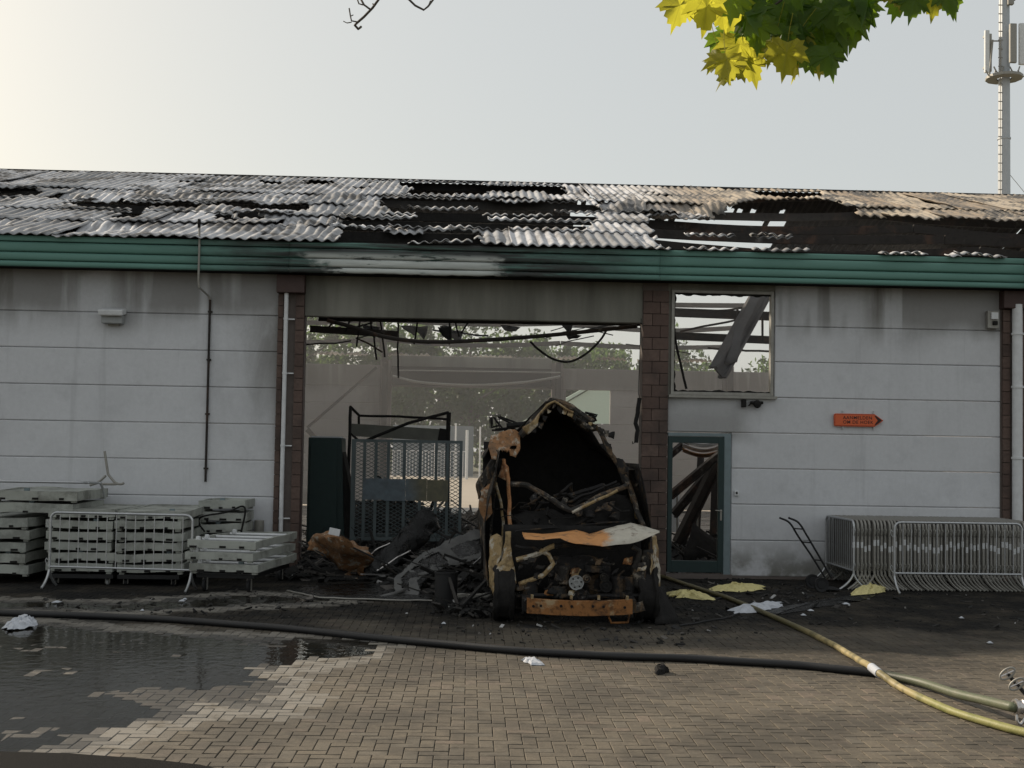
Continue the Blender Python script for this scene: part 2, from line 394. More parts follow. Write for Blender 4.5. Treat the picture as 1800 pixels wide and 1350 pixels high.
        so = n.math('MAXIMUM', n.step(sy, -7.3, -4.8), n.math('MULTIPLY', n.step(sy, -9.4, -6.4), .5))
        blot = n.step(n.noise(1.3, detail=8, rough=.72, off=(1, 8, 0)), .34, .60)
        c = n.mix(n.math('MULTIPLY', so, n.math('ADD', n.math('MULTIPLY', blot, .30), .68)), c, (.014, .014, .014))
        a = n.node('ShaderNodeAttribute', attribute_type='OBJECT' if single else 'GEOMETRY', attribute_name='wet')
        w0 = a.outputs['Fac']; silt = n.math('MULTIPLY', n.math('MULTIPLY', n.step(w0, .12, .42), n.step(w0, .95, .62)), n.step(n.noise(3.4, detail=7, rough=.7, off=(3, 3, 0)), .34, .52))
        c = n.mix(n.math('MULTIPLY', silt, .75), c, (.235, .220, .195))
        w = n.step(w0, .55, .9); w = n.math('MULTIPLY', w, n.step(n.noise(2.6, detail=7, rough=.7), .22, .45), True)
        c = n.mix(n.math('MULTIPLY', w, .74), c, (.044, .041, .037))
        n.set('Base Color', c); rr = n.math('SUBTRACT', .86, n.math('MULTIPLY', w, .5))
        n.set('Roughness', rr)
        n.set('Specular IOR Level', n.math('ADD', n.math('SUBTRACT', .35, n.math('MULTIPLY', so, .28)), n.math('MULTIPLY', w, .4)))
        n.bump(n.noise(70, detail=6), .004, .6); MT[key] = n.m
    n = N('joint_sand', .95); n.set('Base Color', n.mix(n.noise(20), (.04, .034, .027), (.095, .08, .06))); MT['joint'] = n.m
    n = N('painted_shadow', .9, 0, .08); n.set('Base Color', n.mix(n.noise(60, detail=7), (.004, .004, .004), (.014, .014, .014))); n.bump(n.noise(150), .006); MT['painted_shadow'] = n.m  # near-black colour standing in for a cast shadow
    n = N('sooty_floor', .6); c = n.mix(n.noise(2.0, detail=8, rough=.75), (.02, .02, .02), (.11, .105, .10)); n.set('Base Color', c); n.set('Roughness', n.step(n.noise(1.2), .2, .9)); n.bump(n.noise(9, detail=8), .03); MT['floor'] = n.m
    n = N('yard_ground', .95); n.set('Base Color', n.mix(n.noise(.6, detail=6), (.34, .29, .23), (.46, .40, .32))); MT['sand'] = n.m
    n = N('far_ground', .95); n.set('Base Color', n.mix(n.noise(.05, detail=6), (.07, .08, .04), (.13, .12, .07))); MT['earth'] = n.m
    n = N('ash_rubble', .8); c = n.ramp(n.island(), [(0, (.010, .010, .010)), (.6, (.020, .019, .018)), (.86, (.045, .041, .037)), (.965, (.12, .11, .10)), (1, (.4, .4, .4))]); n.set('Base Color', c); n.bump(n.noise(30), .01); MT['ash'] = n.m
    # water film
    m = bpy.data.materials.new('puddle_water'); m.use_nodes = True; t = m.node_tree; t.nodes.clear()
    out = t.nodes.new('ShaderNodeOutputMaterial'); mx = t.nodes.new('ShaderNodeMixShader'); fr = t.nodes.new('ShaderNodeFresnel'); fr.inputs[0].default_value = 1.33
    tr = t.nodes.new('ShaderNodeBsdfTransparent'); tr.inputs[0].default_value = (.74, .72, .68, 1); gl = t.nodes.new('ShaderNodeBsdfGlossy'); gl.inputs['Roughness'].default_value = .04
    bp = t.nodes.new('ShaderNodeBump'); no = t.nodes.new('ShaderNodeTexNoise'); no.inputs['Scale'].default_value = 9; ge = t.nodes.new('ShaderNodeNewGeometry')
    t.links.new(ge.outputs['Position'], no.inputs['Vector']); t.links.new(no.outputs[0], bp.inputs['Height']); bp.inputs['Distance'].default_value = .004
    t.links.new(bp.outputs[0], gl.inputs['Normal'])
    n2 = t.nodes.new('ShaderNodeTexNoise'); n2.inputs['Scale'].default_value = 5; n2.inputs['Detail'].default_value = 9; n2.inputs['Roughness'].default_value = .75; t.links.new(ge.outputs['Position'], n2.inputs['Vector'])
    mr = t.nodes.new('ShaderNodeMapRange'); t.links.new(n2.outputs[0], mr.inputs[0]); mr.inputs[1].default_value = .42; mr.inputs[2].default_value = .62; mr.inputs[3].default_value = .015; mr.inputs[4].default_value = .10; t.links.new(mr.outputs[0], gl.inputs['Roughness'])
    gl.inputs[0].default_value = (.92, .92, .90, 1)
    t.links.new(fr.outputs[0], mx.inputs[0]); t.links.new(tr.outputs[0], mx.inputs[1]); t.links.new(gl.outputs[0], mx.inputs[2]); t.links.new(mx.outputs[0], out.inputs[0]); MT['water'] = m
    # leaves
    for key, c1, c2, tr_ in (('leaf_green', (.045, .095, .014), (.085, .150, .022), (.34, .52, .04)), ('leaf_yellow', (.16, .18, .02), (.24, .22, .03), (.80, .76, .07)), ('leaf_dark', (.032, .072, .014), (.060, .115, .018), (.28, .45, .04)), ('leaf_far', (.030, .055, .020), (.065, .095, .035), (.12, .20, .05))):
        n = N(key, .5, 0, .35); x, y, z = n.xyz(n.obj())
        f = n.mix(n.noise(11, n.obj(), 5), c1, c2)
        if key != 'leaf_far':
            ang = n.math('ADD', n.math('DIVIDE', n.math('ARCTAN2', x, y), .62), 20.5); fr_ = n.math('ABSOLUTE', n.math('SUBTRACT', n.math('FRACT', ang), .5))
            rad = n.math('SQRT', n.math('ADD', n.math('MULTIPLY', x, x), n.math('MULTIPLY', y, y)))
            vein_ = n.step(n.math('MULTIPLY', n.math('MULTIPLY', fr_, rad), .62), .0026, .0008)
            spot = n.step(n.noise(55, n.obj(), 3), .66, .72)
            f = n.mix(n.math('MULTIPLY', vein_, .55), f, tuple(min(1, k*2.4+.04) for k in c2)); f = n.mix(n.math('MULTIPLY', spot, .7), f, (.09, .05, .02))
        n.set('Base Color', f)
        if key != 'leaf_far':
            vein = n.noise(24, n.scaled(n.obj(), (1, .3, 1)), 3); n.bump(vein, .004, .6)
        ts = n.node('ShaderNodeBsdfTranslucent'); tc = n.mix(n.noise(9, n.obj(), 4), tr_, tuple(k*.6 for k in tr_))
        if key != 'leaf_far': tc = n.mix(n.math('MULTIPLY', vein_, .5), tc, tuple(k*.35 for k in tr_)); tc = n.mix(n.math('MULTIPLY', spot, .7), tc, (.12, .05, .01))
        n.put(ts.inputs[0], tc)
        mx = n.node('ShaderNodeMixShader'); mx.inputs[0].default_value = .62
        n.t.links.new(n.b.outputs[0], mx.inputs[1]); n.t.links.new(ts.outputs[0], mx.inputs[2]); n.t.links.new(mx.outputs[0], n.t.nodes['Material Output'].inputs[0]); MT[key] = n.m
    n = N('bark', .9); n.set('Base Color', n.mix(n.noise(10, n.obj(), 6), (.05, .042, .034), (.14, .12, .10))); n.bump(n.noise(25, n.obj()), .02); MT['bark'] = n.m
    MT['tent_roof'] = flat('pale_green_roof', (.42, .52, .44), .6, 0, .08)
    MT['tent_wall'] = flat('pale_wall', (.50, .53, .50), .7, 0, .1)
    MT['container'] = flat('blue_grey_container', (.13, .16, .18), .6)
    n = N('mast_steel', .5, .3); n.set('Base Color', n.mix(n.noise(2, detail=5), (.34, .36, .38), (.46, .48, .50))); MT['mast'] = n.m
    m = bpy.data.materials.new('smoke_volume'); m.use_nodes = True; t = m.node_tree; t.nodes.clear()
    out = t.nodes.new('ShaderNodeOutputMaterial'); pv = t.nodes.new('ShaderNodeVolumePrincipled')
    pv.inputs['Color'].default_value = (.70, .71, .73, 1); pv.inputs['Density'].default_value = SMOKE; pv.inputs['Anisotropy'].default_value = .35
    t.links.new(pv.outputs[0], out.inputs['Volume']); MT['smoke'] = m
SMOKE = 0.014
make_materials()

# ------------------------------------------------------------------ ground
o = MB().span((-700, -300, -.30), (700, 900, -.06)).build('ground', MT['earth']); tag(o, kind='structure')
o = MB().span((-60, 22.2, -.2), (60, 80, -.035)).build('sandy_yard', MT['sand']); tag(o, kind='structure')
floor = MB().grid(lambda u, v: (-15.2+u*30.5, .05+v*21.9, .012+.02*nz(u*14, v*9)), 60, 44).build('hall_floor', MT['floor']); tag(floor, kind='structure')
PX0, PX1, PY0, PY1, W = -9.4, 10.6, -13.2, -.02, .1045
pave = MB().span((-30, -30, -.2), (30, .04, -.0125)).build('pavement', MT['joint']); tag(pave, kind='structure')

PUD = [gr(*p) for p in ((-60,1092),(60,1096),(180,1104),(300,1112),(420,1120),(520,1124),(600,1130),(655,1137),(620,1152),(560,1158),(525,1172),(470,1172),(440,1176),(470,1196),(492,1214),(484,1236),(440,1250),(400,1244),(372,1232),(330,1240),(300,1256),(262,1272),(190,1290),(150,1306),(110,1322),(0,1336),(-120,1345),(-300,1300),(-300,1120))]
PUD = [(p.x, p.y) for p in PUD]
PUD2 = [gr(*p) for p in ((-60,1058),(60,1056),(190,1062),(330,1052),(430,1044),(560,1048),(600,1056),(480,1062),(350,1068),(200,1076),(60,1070),(-60,1072))]
PUD2 = [(p.x, p.y) for p in PUD2]
def wetness(x, y):
    w = -9
    for P_ in (PUD, PUD2):
        d = edge_dist(P_, x, y) + .16*nz(x*2.1, y*2.1, 3.0) + .06*nz(x*7, y*7, 1)
        d = d if inside(P_, x, y) else -d
        w = max(w, d)
    return w
def top_z(x, y, r):
    w = wetness(x, y) if (x < .6 and y > -12.9) else -9
    dip = max(0, min(.013, .05*w)) if w > 0 else 0
    dry = .72+.62*nz(x*.8+4, y*1.1)+.3*nz(x*3, y*3)
    if -1.95 < x < -.95 and -7.75 < y < -6.6: w, dip, dry = max(w, .1), max(dip, .011), 1
    return -dip*min(1, max(.05, dry)) + (r-.5)*.0034 + .0028*nz(x*.7, y*.7), max(0, min(1, .74+w*1.35+.30*nz(x*2.2, y*2.2, 8)))
def paver_verts(hx, hy, z):
    b = .0045; t = .0045
    return [(-hx,-hy,-.05),(hx,-hy,-.05),(hx,hy,-.05),(-hx,hy,-.05),(-hx,-hy,z-t),(hx,-hy,z-t),(hx,hy,z-t),(-hx,hy,z-t),(-hx+b,-hy+b,z),(hx-b,-hy+b,z),(hx-b,hy-b,z),(-hx+b,hy-b,z)]
PF = [(0,1,5,4),(1,2,6,5),(2,3,7,6),(3,0,4,7),(4,5,9,8),(5,6,10,9),(6,7,11,10),(7,4,8,11),(8,9,10,11)]
def pavement():
    nc, nr = int((PX1-PX0)/W), int((PY1-PY0)/W); g = .0022; lst = []
    for r in range(nr):
        for c in range(nc):
            m = (c + r) % 4
            if m == 0: lst.append((PX0+(c+1)*W, PY0+(r+.5)*W, W-g, W/2-g))
            elif m == 2: lst.append((PX0+(c+.5)*W, PY0+(r+1)*W, W/2-g, W-g))
    out, near = [], []
    for (x, y, hx, hy) in lst:
        if y > PY1-.1: continue
        q = to_px((x, y, 0)); d = (Vector((x, y, 0))-CAM).length
        (near if -15 < q[0] < 1815 and q[1] < 1358 else out).append((d, x, y, hx, hy))
    near.sort(); out += near[300:]; near = near[:300]
    meshes = {}
    for hx, hy in {(a[3], a[4]) for a in near}:
        me = bpy.data.meshes.new('paver'); me.from_pydata(paver_verts(hx, hy, 0), [], PF); me.materials.append(MT['paver_single']); meshes[(hx, hy)] = me
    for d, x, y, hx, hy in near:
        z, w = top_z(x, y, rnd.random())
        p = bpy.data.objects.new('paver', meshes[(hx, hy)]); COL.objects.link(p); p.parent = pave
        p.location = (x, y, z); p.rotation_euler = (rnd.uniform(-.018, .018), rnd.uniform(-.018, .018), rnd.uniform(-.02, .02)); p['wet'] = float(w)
    V, Fc, wet = [], [], []
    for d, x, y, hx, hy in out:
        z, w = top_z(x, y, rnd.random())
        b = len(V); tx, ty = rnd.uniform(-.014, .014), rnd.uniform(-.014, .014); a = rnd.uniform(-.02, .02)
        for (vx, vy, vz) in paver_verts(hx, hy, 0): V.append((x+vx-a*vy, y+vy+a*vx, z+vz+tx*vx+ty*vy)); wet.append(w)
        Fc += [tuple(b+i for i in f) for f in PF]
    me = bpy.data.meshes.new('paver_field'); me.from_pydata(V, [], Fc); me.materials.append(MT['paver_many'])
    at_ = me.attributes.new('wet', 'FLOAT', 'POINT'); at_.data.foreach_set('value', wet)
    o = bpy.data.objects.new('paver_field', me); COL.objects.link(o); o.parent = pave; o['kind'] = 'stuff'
pavement()
def water(name, poly, z):
    cx = sum(p[0] for p in poly)/len(poly); cy = sum(p[1] for p in poly)/len(poly)
    mb = MB(); pts = []
    for (x1, y1), (x2, y2) in zip(poly, poly[1:]+poly[:1]):
        for k in range(4):
            x, y = x1+(x2-x1)*k/4, y1+(y2-y1)*k/4; d = math.hypot(x-cx, y-cy)+1e-6
            pts.append((x+(x-cx)/d*.22, y+(y-cy)/d*.22, z))
    mb.v = pts; mb.f = [tuple(range(len(pts)))]
    tag(mb.build(name, MT['water']), kind='structure')
water('puddle', PUD, -.0056); water('puddle', PUD2, -.0058)
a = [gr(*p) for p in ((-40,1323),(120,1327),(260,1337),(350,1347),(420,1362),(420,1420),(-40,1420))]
mb = MB().prism([(p.x, p.y) for p in a], 'Z', .003, .012); tag(mb.build('shadow_patch', MT['painted_shadow']), kind='structure')  # cast shadow painted as a near-black sheet over the paving

# ------------------------------------------------------------------ the burnt hall
hall = thing('burnt_hall', (0, 0, 0), 'long burnt-out grey hall with green fascia and collapsed corrugated roof', 'building')
SEAM = [.04, .64, 1.243, 1.845, 2.446, 3.05, 3.655, 4.258, 5.02]
FR = [-15.2, -9.1, -3.0, 3.1, 9.22, 15.3]
def panel(x0, x1, z0, z1, y, mat, out=-1, name='wall_panel', th=.12):
    g, c = .003, .014; x0 += g; x1 -= g; z0 += g; z1 -= g; f = y; b = y - out*th
    yi = f - out*c; mb = MB()
    for yy, e in ((b, 0), (yi, 0), (f, c)):
        mb.v += [(x0+e, yy, z0+e), (x1-e, yy, z0+e), (x1-e, yy, z1-e), (x0+e, yy, z1-e)]
    mb.f = [(0,3,2,1), (8,9,10,11)] + [(l+i, l+(i+1) % 4, l+4+(i+1) % 4, l+4+i) for l in (0, 4) for i in range(4)]
    return mb.build(name, mat, hall)
for i in range(5):
    x0, x1 = FR[i]+.22, FR[i+1]-.20
    for k in range(8):
        z0, z1 = SEAM[k], SEAM[k+1]; j = rnd.uniform(-.003, .003)
        if i == 2:
            if k == 7: panel(x0-.02, x1+.0, 4.262, z1, .03, MT['lintel'])
            continue
        xa = x0
        if i == 3:
            if k < 4: xa = 4.41
            if k >= 5: xa = 5.13
        panel(xa, x1, z0, z1, j, MT['panel'])
# back wall, its inner face towards the yard
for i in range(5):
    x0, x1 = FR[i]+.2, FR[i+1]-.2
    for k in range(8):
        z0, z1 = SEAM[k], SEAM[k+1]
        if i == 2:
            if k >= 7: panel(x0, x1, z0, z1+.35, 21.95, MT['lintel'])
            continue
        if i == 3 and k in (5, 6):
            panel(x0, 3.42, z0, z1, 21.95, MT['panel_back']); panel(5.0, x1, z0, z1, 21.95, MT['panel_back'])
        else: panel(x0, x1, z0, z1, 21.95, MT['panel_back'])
for x in FR: MB().span((x-.2, 21.85, 0), (x+.2, 22.2, 5.2)).build('back_pillar', MT['mortar'], hall)
for x in (-15.35, 15.45):
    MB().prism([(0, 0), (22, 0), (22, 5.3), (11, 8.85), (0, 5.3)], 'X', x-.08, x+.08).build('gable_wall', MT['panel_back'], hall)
# brown block pillars, each block a piece
def pillar(x, leaves, hopper=True):
    p = MB().span((x-.215, .0, 0), (x+.215, .3, 5.02)).build('brick_pillar', MT['mortar'], hall)
    H = .2; n = int(4.9/H)
    for (a, b, yf) in leaves:
        for r in range(n):
            w = b-a; cuts = [a, a+w*(.36 if r % 2 else .66), b] if w > .3 else [a, b]
            for q0, q1 in zip(cuts[:-1], cuts[1:]):
                d = rnd.uniform(-.003, .003)
                sub('brick', MB().box(((q0+q1)/2, yf+.045+d, .02+(r+.5)*H), (q1-q0-.010, .09, H-.011)), MT['brick'], p)
    if hopper: MB().box((x, -.09, 4.78), (.46, .2, .30)).build('rain_hopper', MT['maroon'], hall, bevel=.01)
    return p
pillar(-9.1, [(-9.32, -8.88, -.05)])
pillar(-3.0, [(-3.22, -3.125, -.06), (-2.93, -2.78, -.06)])
pillar(3.1, [(2.885, 3.325, -.05)], False)
pillar(9.22, [(9.03, 9.16, -.06), (9.36, 9.46, -.06)])
for x in (-3.075, 9.245):
    r = .035 if x < 0 else .085
    pts = [(x, -.13 if x > 0 else -.10, 4.7), (x, -.13 if x > 0 else -.10, .1)]
    dp = MB().tube(pts, r, 14).build('drainpipe', MT['white'], hall, smooth=True)
    for z in (.9, 2.1, 3.3, 4.2): sub('pipe_clip', MB().tube([(x, pts[0][1], z-.018), (x, pts[0][1], z+.018)], r*1.18, 14).box((x+.07, -.06, z), (.14, .03, .02)), MT['white'], dp)
MB().span((-2.84, -.02, 0), (-2.775, .12, 4.26)).build('opening_jamb', MT['maroon'], hall)
# fascia: stacked boards, bay by bay, over a dark soffit
ZB = [4.93, 5.03, 5.17, 5.34, 5.44]
for i in range(5):
    xs0, xs1 = FR[i], FR[i+1]
    for k in range(4):
        z0, z1 = ZB[k]+.004, ZB[k+1]-.004; tt = .012 if k < 3 else -.01
        burnt_bay = i == 2
        def fn(u, v, z0=z0, z1=z1, k=k, bb=burnt_bay, xs0=xs0, xs1=xs1):
            x = xs0+.002+u*(xs1-xs0-.004); h = z0+(z1-z0)*v
            y = -.40 - .022*math.sin(math.pi*v)**.5*(1 if k < 3 else .3) - (.02 if k == 3 else 0)
            if k == 0 and v < .3 and -2.2 < x < 1.0: h += .045*max(0, nz(x*5, 2))*(1 if v == 0 else .5)
            sag = .018*nz(x*.9, k*2.0)*max(0, 1-abs(x+.8)/3.4)
            return (x, y+sag, h+sag*.6)
        MB().grid(fn, 64 if burnt_bay else 12, 6).build('fascia_board', MT['fascia'], hall, smooth=True, solid=.004)
    MB().span((xs0+.002, -.37, 4.95), (xs1-.002, .08, 4.99)).build('soffit', MT['char'], hall)
    MB().span((xs0+.002, -.365, 5.0), (xs1-.002, -.33, 5.40)).build('fascia_backing', MT['char'], hall)
    MB().span((xs0+.002, -.325, 5.30), (xs1-.002, -.20, 5.475)).build('eaves_closure', MT['char'], hall)

# roof frame
YE, ZE, YR, ZR = -.45, 5.43, 11.0, 9.10
L = math.hypot(YR-YE, ZR-ZE); tY, tZ = (YR-YE)/L, (ZR-ZE)/L
def roof(x, s, h=0.0): return Vector((x, YE+tY*s-tZ*h, ZE+tZ*s+tY*h))
def back(x, s, h=0.0): return Vector((x, 22.45-tY*s+tZ*h, ZE+tZ*s+tY*h))
def roof_xs(px, py):
    d = ray(px, py); n = Vector((0, -tZ, tY)); t = (roof(0, 0)-CAM).dot(n)/d.dot(n); q = CAM+d*t
    return (q.x, (q.y-YE)/tY)
for x in FR:
    MB().box((x, .42, 2.6), (.2, .2, 5.2)).build('steel_column', MT['beam'], hall); MB().box((x, 21.6, 2.6), (.2, .2, 5.2)).build('steel_column', MT['beam'], hall)
    if x in (-15.2, -9.1, -3.0, 15.3):
        MB().bar(roof(x, .8, -.45), roof(x, L-.1, -.45), .16, .36).build('rafter', MT['beam'], hall)
        MB().bar(back(x, .8, -.45), back(x, L-.1, -.45), .16, .36).build('rafter', MT['beam'], hall)
LAPS = [0, 1.85, 3.5, 5.2, 7.6, 11.95]
for i in range(5):
    for s in LAPS[1:]:
        sag = .0 if i < 3 else rnd.uniform(.04, .16)
        xs = [FR[i]+.01+(FR[i+1]-FR[i]-.02)*k/10 for k in range(11)]
        pts = [roof(x, s-.05, -.14-sag*math.sin(math.pi*k/10)+.012*nz(x, s)) for k, x in enumerate(xs)]
        mb = MB()
        for a, b in zip(pts[:-1], pts[1:]): mb.bar(a, b, .075, .17)
        mb.build('purlin', MT['char'] if i < 3 else MT['beam'], hall)
    for s in (1.7, 3.4, 5.1, 6.8):
        if i in (1, 2, 3):
            xs = [FR[i]+.01+(FR[i+1]-FR[i]-.02)*k/8 for k in range(9)]
            sg = rnd.uniform(.03, .2)
            pts = [back(x, s, -.14-sg*math.sin(math.pi*k/8)) for k, x in enumerate(xs)]
            mb = MB()
            for a, b in zip(pts[:-1], pts[1:]): mb.bar(a, b, .07, .15)
            mb.build('purlin', MT['beam'], hall)
MB().bar((-15.3, 11, ZR+.02), (15.4, 11, ZR+.02), .16, .05).build('ridge_cap', MT['soot'], hall)
# corrugated sheets with the burnt-through holes
HOLES_PX = [
 [(-40,331),(60,333),(74,345),(0,352),(-40,352)], [(95,351),(270,354),(500,360),(540,357),(530,372),(490,370),(420,367),(268,367),(245,384),(205,388),(195,374),(150,369),(120,361)],
 [(460,319),(487,320),(487,325),(462,325)], [(527,320),(586,321),(584,327),(530,327)],
 [(700,320),(990,329),(1000,340),(862,337),(850,346),(720,345)], [(672,345),(770,347),(850,352),(900,359),(1000,352),(1052,361),(1050,380),(900,381),(750,381),(690,377),(664,362)],
 [(592,381),(680,379),(780,381),(940,383),(1040,376),(1040,398),(1024,408),(880,406),(800,405),(690,403),(596,399)], [(590,401),(690,406),(812,409),(845,412),(852,440),(780,440),(690,438),(598,432)],
 [(1250,372),(1290,362),(1340,352),(1450,352),(1510,372),(1620,384),(1830,390),(1830,480),(1500,470),(1440,460),(1160,442),(1148,415),(1135,396),(1130,382),(1240,384)], [(1320,337),(1440,339),(1447,348),(1400,351),(1330,346)],
]
HOLES = [[roof_xs(*p) for p in h] for h in HOLES_PX]
def gone(x, s):
    wx, ws = x+.22*nz(x*2.3, s*1.9)+.07*nz(x*9, s*7), s+.30*nz(x*1.7+9, s*1.5)+.10*nz(x*8+3, s*8)
    for i, h in enumerate(HOLES):
        if inside(h, wx, ws):
            for k, l in enumerate(LAPS[:-1]):
                if i == 8 and k > 1: continue
                if i == 8 and k == 1 and x > 7.0: continue
                d = s-l
                if -.02 < d < .05+.34*max(0, nz(x*1.9, l*3.0, i))+.12*max(0, nz(x*7, l, i)) and nz(x*.9+l, l, 5+i) > (-.10 if i in (4, 5, 6) else .02): return False
            return True
    return nz(x*.55+20, s*.55, 2) > .52 and nz(x*2, s*2) > .05
PITCH_ = .177; NW = 6; SW = NW*PITCH_
ncol = int(30.6/SW)
for r in range(5):
    s0, s1 = LAPS[r]-(.06 if r else .06), LAPS[r+1]+.10
    for c in range(ncol+1):
        xa = -15.3+c*SW; q = to_px(roof(xa+SW/2, (s0+s1)/2))
        vis = -120 < q[0] < 1920
        lift = rnd.uniform(.0, .02); sag = rnd.uniform(0, .12); tilt = rnd.uniform(-.03, .03); sd = rnd.random()*50
        heat = max(0, nz(xa*.35, s0*.5, 7)+.25)
        def fn(u, v, xa=xa, s0=s0, s1=s1, lift=lift, sag=sag, sd=sd, tilt=tilt, heat=heat):
            x = xa+u*(SW+.05); s = s0+v*(s1-s0)
            h = (.022 if x > -3 else .017)*math.cos(2*math.pi*(x+15.3)/PITCH_)
            h += .018*(1-v)+lift*(1-v)*(1 if s0 > .5 else 0)-sag*heat*2*math.sin(math.pi*v)+tilt*(u-.5)
            h += (heat+.12)*(.10*nz(x*1.1+sd*.2, s*1.2)+.05*nz(x*3.5, s*2.5+sd))
            x += .10*(heat+.1)*nz(x*1.2, s*1.1+sd*.3, 4)
            s += .16*(heat+.25)*nz(x*2.4, sd)*(1-v)*(1 if s0 > .5 else .25)
            return roof(x, s, h+.03)
        nu, nv = (NW*7, int(5.5*(s1-s0))) if vis else (NW*4, 2)
        def keep(u, v, xa=xa, s0=s0, s1=s1): return not gone(xa+u*SW, s0+v*(s1-s0))
        mb = MB().grid(fn, nu, nv, keep if vis else None)
        for isl in mb.islands(): isl.build('roof_sheet', MT['sheet'], hall, smooth=True, solid=.012 if vis else 0)
# back slope: only the sooty top rows are left, and a ragged fringe at its eaves
for c in range(10):
    xa = -15.3+c*3.07
    def keepb(u, v, xa=xa): x = xa+u*3; return v > .10+.26*nz(x*.9, 4)+.2*nz(x*4, 2)+(.50+.32*max(0, nz(x*.8, 9)+.4) if 2.6 < x+.4*nz(v*3, 1) < 8.6 else 0)
    MB().grid(lambda u, v, xa=xa: back(xa+u*3.09, 7.6+v*(L-7.6), .02*math.cos(2*math.pi*(xa+u*3.09)/PITCH_)-.04), 66, 14, keepb).build('back_roof_sheet', MT['soot'], hall, smooth=True, solid=.01)
for c in range(12):
    xa = -9.2+c*1.55
    def keepe(u, v, xa=xa): x = xa+u*1.5; return v < .22+.55*nz(x*1.3, 7)+.25*nz(x*6, 3)
    mb = MB().grid(lambda u, v, xa=xa: back(xa+u*1.54, -.1+v*.9, .03*math.cos(2*math.pi*(xa+u*1.54)/PITCH_)-.25*v*v), 54, 10, keepe)
    for isl in mb.islands(): isl.build('roof_sheet', MT['sheet'], hall, smooth=True, solid=.012)

# window in the facade, glass burst, black ragged rest in the frame
wx0, wx1, wz0, wz1 = 3.37, 5.11, 3.07, 4.84
mb = MB().span((wx0, -.03, wz0), (wx0+.05, .1, wz1)).span((wx1-.05, -.03, wz0), (wx1, .1, wz1)).span((wx0+.05, -.028, wz1-.05), (wx1-.05, .1, wz1)).span((wx0+.05, -.028, wz0), (wx1-.05, .1, wz0+.05))
win = mb.build('window_frame', MT['galv_dull'], hall, bevel=.004)
sub('window_sill', MB().span((wx0-.04, -.09, wz0-.05), (wx1+.05, .1, wz0-.004)), MT['galv_dull'], win)
def ragged(n, fn, width, y, seed):
    mb = MB(); b = 0
    for i in range(n+1):
        u = i/n; p, inn = fn(u); w = width*(.35+abs(nz(u*9+seed, seed))*1.6+.5*abs(nz(u*31, seed)))
        q = Vector(p)+Vector(inn)*w
        mb.v += [(p[0], y, p[1]), (q.x, y+.01*nz(u*20), q.y)]
    mb.f = [(2*i, 2*i+2, 2*i+3, 2*i+1) for i in range(n)]; return mb
ragged_edges = [(lambda u: ((wx0+.05, wz0+.05+u*(wz1-wz0-.1)), (1, 0)), .035), (lambda u: ((wx0+.05+u*(wx1-wx0-.1), wz1-.05), (0, -1)), .035), (lambda u: ((wx0+.05+u*(wx1-wx0-.1), wz0+.05), (0, 1)), .03)]
for k, (f_, w_) in enumerate(ragged_edges): sub('charred_seal', ragged(40, f_, w_, .03, k*3.3+1), MT['char'], win, solid=.02)
MB().span((3.317, .01, 3.05), (wx0-.002, .12, 5.02)).build('window_reveal', MT['lintel'], hall)
MB().span((wx0-.001, .0, wz1+.003), (wx1+.02, .12, 5.02)).build('window_lintel', MT['lintel'], hall)
# door: teal frame, dark green leaf frame without its pane
dx0, dx1, dz1 = 3.335, 4.40, 2.43
d = MB().span((dx1-.115, -.03, .06), (dx1, .12, dz1)).span((dx0, -.03, dz1-.055), (dx1-.115, .12, dz1)).build('door_frame', MT['teal'], hall, bevel=.004)
leaf = MB().span((dx0+.0, -.05, .1), (dx0+.075, .03, dz1-.06)).span((dx1-.215, -.05, .1), (dx1-.12, .03, dz1-.06)).span((dx0+.075, -.048, dz1-.17), (dx1-.215, .028, dz1-.06)).span((dx0+.075, -.048, .1), (dx1-.215, .028, .29)).build('door', MT['dkgreen'], hall, bevel=.004)
sub('door_handle', MB().tube([(dx1-.16, -.05, 1.13), (dx1-.16, -.1, 1.13), (dx1-.27, -.1, 1.14)], .009, 8).box((dx1-.165, -.055, 1.06), (.03, .01, .18)), MT['galv_dull'], leaf)
MB().span((dx0-.02, -.1, .0), (dx1+.02, .1, .07)).build('door_sill', MT['mortar'], hall)
MB().span((4.42, -.035, 0), (9.03, .05, .045)).build('plinth', MT['mortar'], hall)
MB().span((-8.88, -.035, 0), (-3.22, .05, .045)).build('plinth', MT['mortar'], hall)

# ------------------------------------------------------------------ inside the hall
MT['crossboard'] = flat('grimy_board', (.12, .12, .105), .8, 0, .4, 4)
MT['grey_beam'] = flat('hazed_grey_beam', (.16, .16, .165), .85, 0, .4, 2)  # pale grey: smoke haze put into the colour of rafter and cladding
def one(name, mb, mat, label, cat, group=None, **kw):
    o = mb.build(name, mat, None, **kw); return tag(o, label, cat, group)
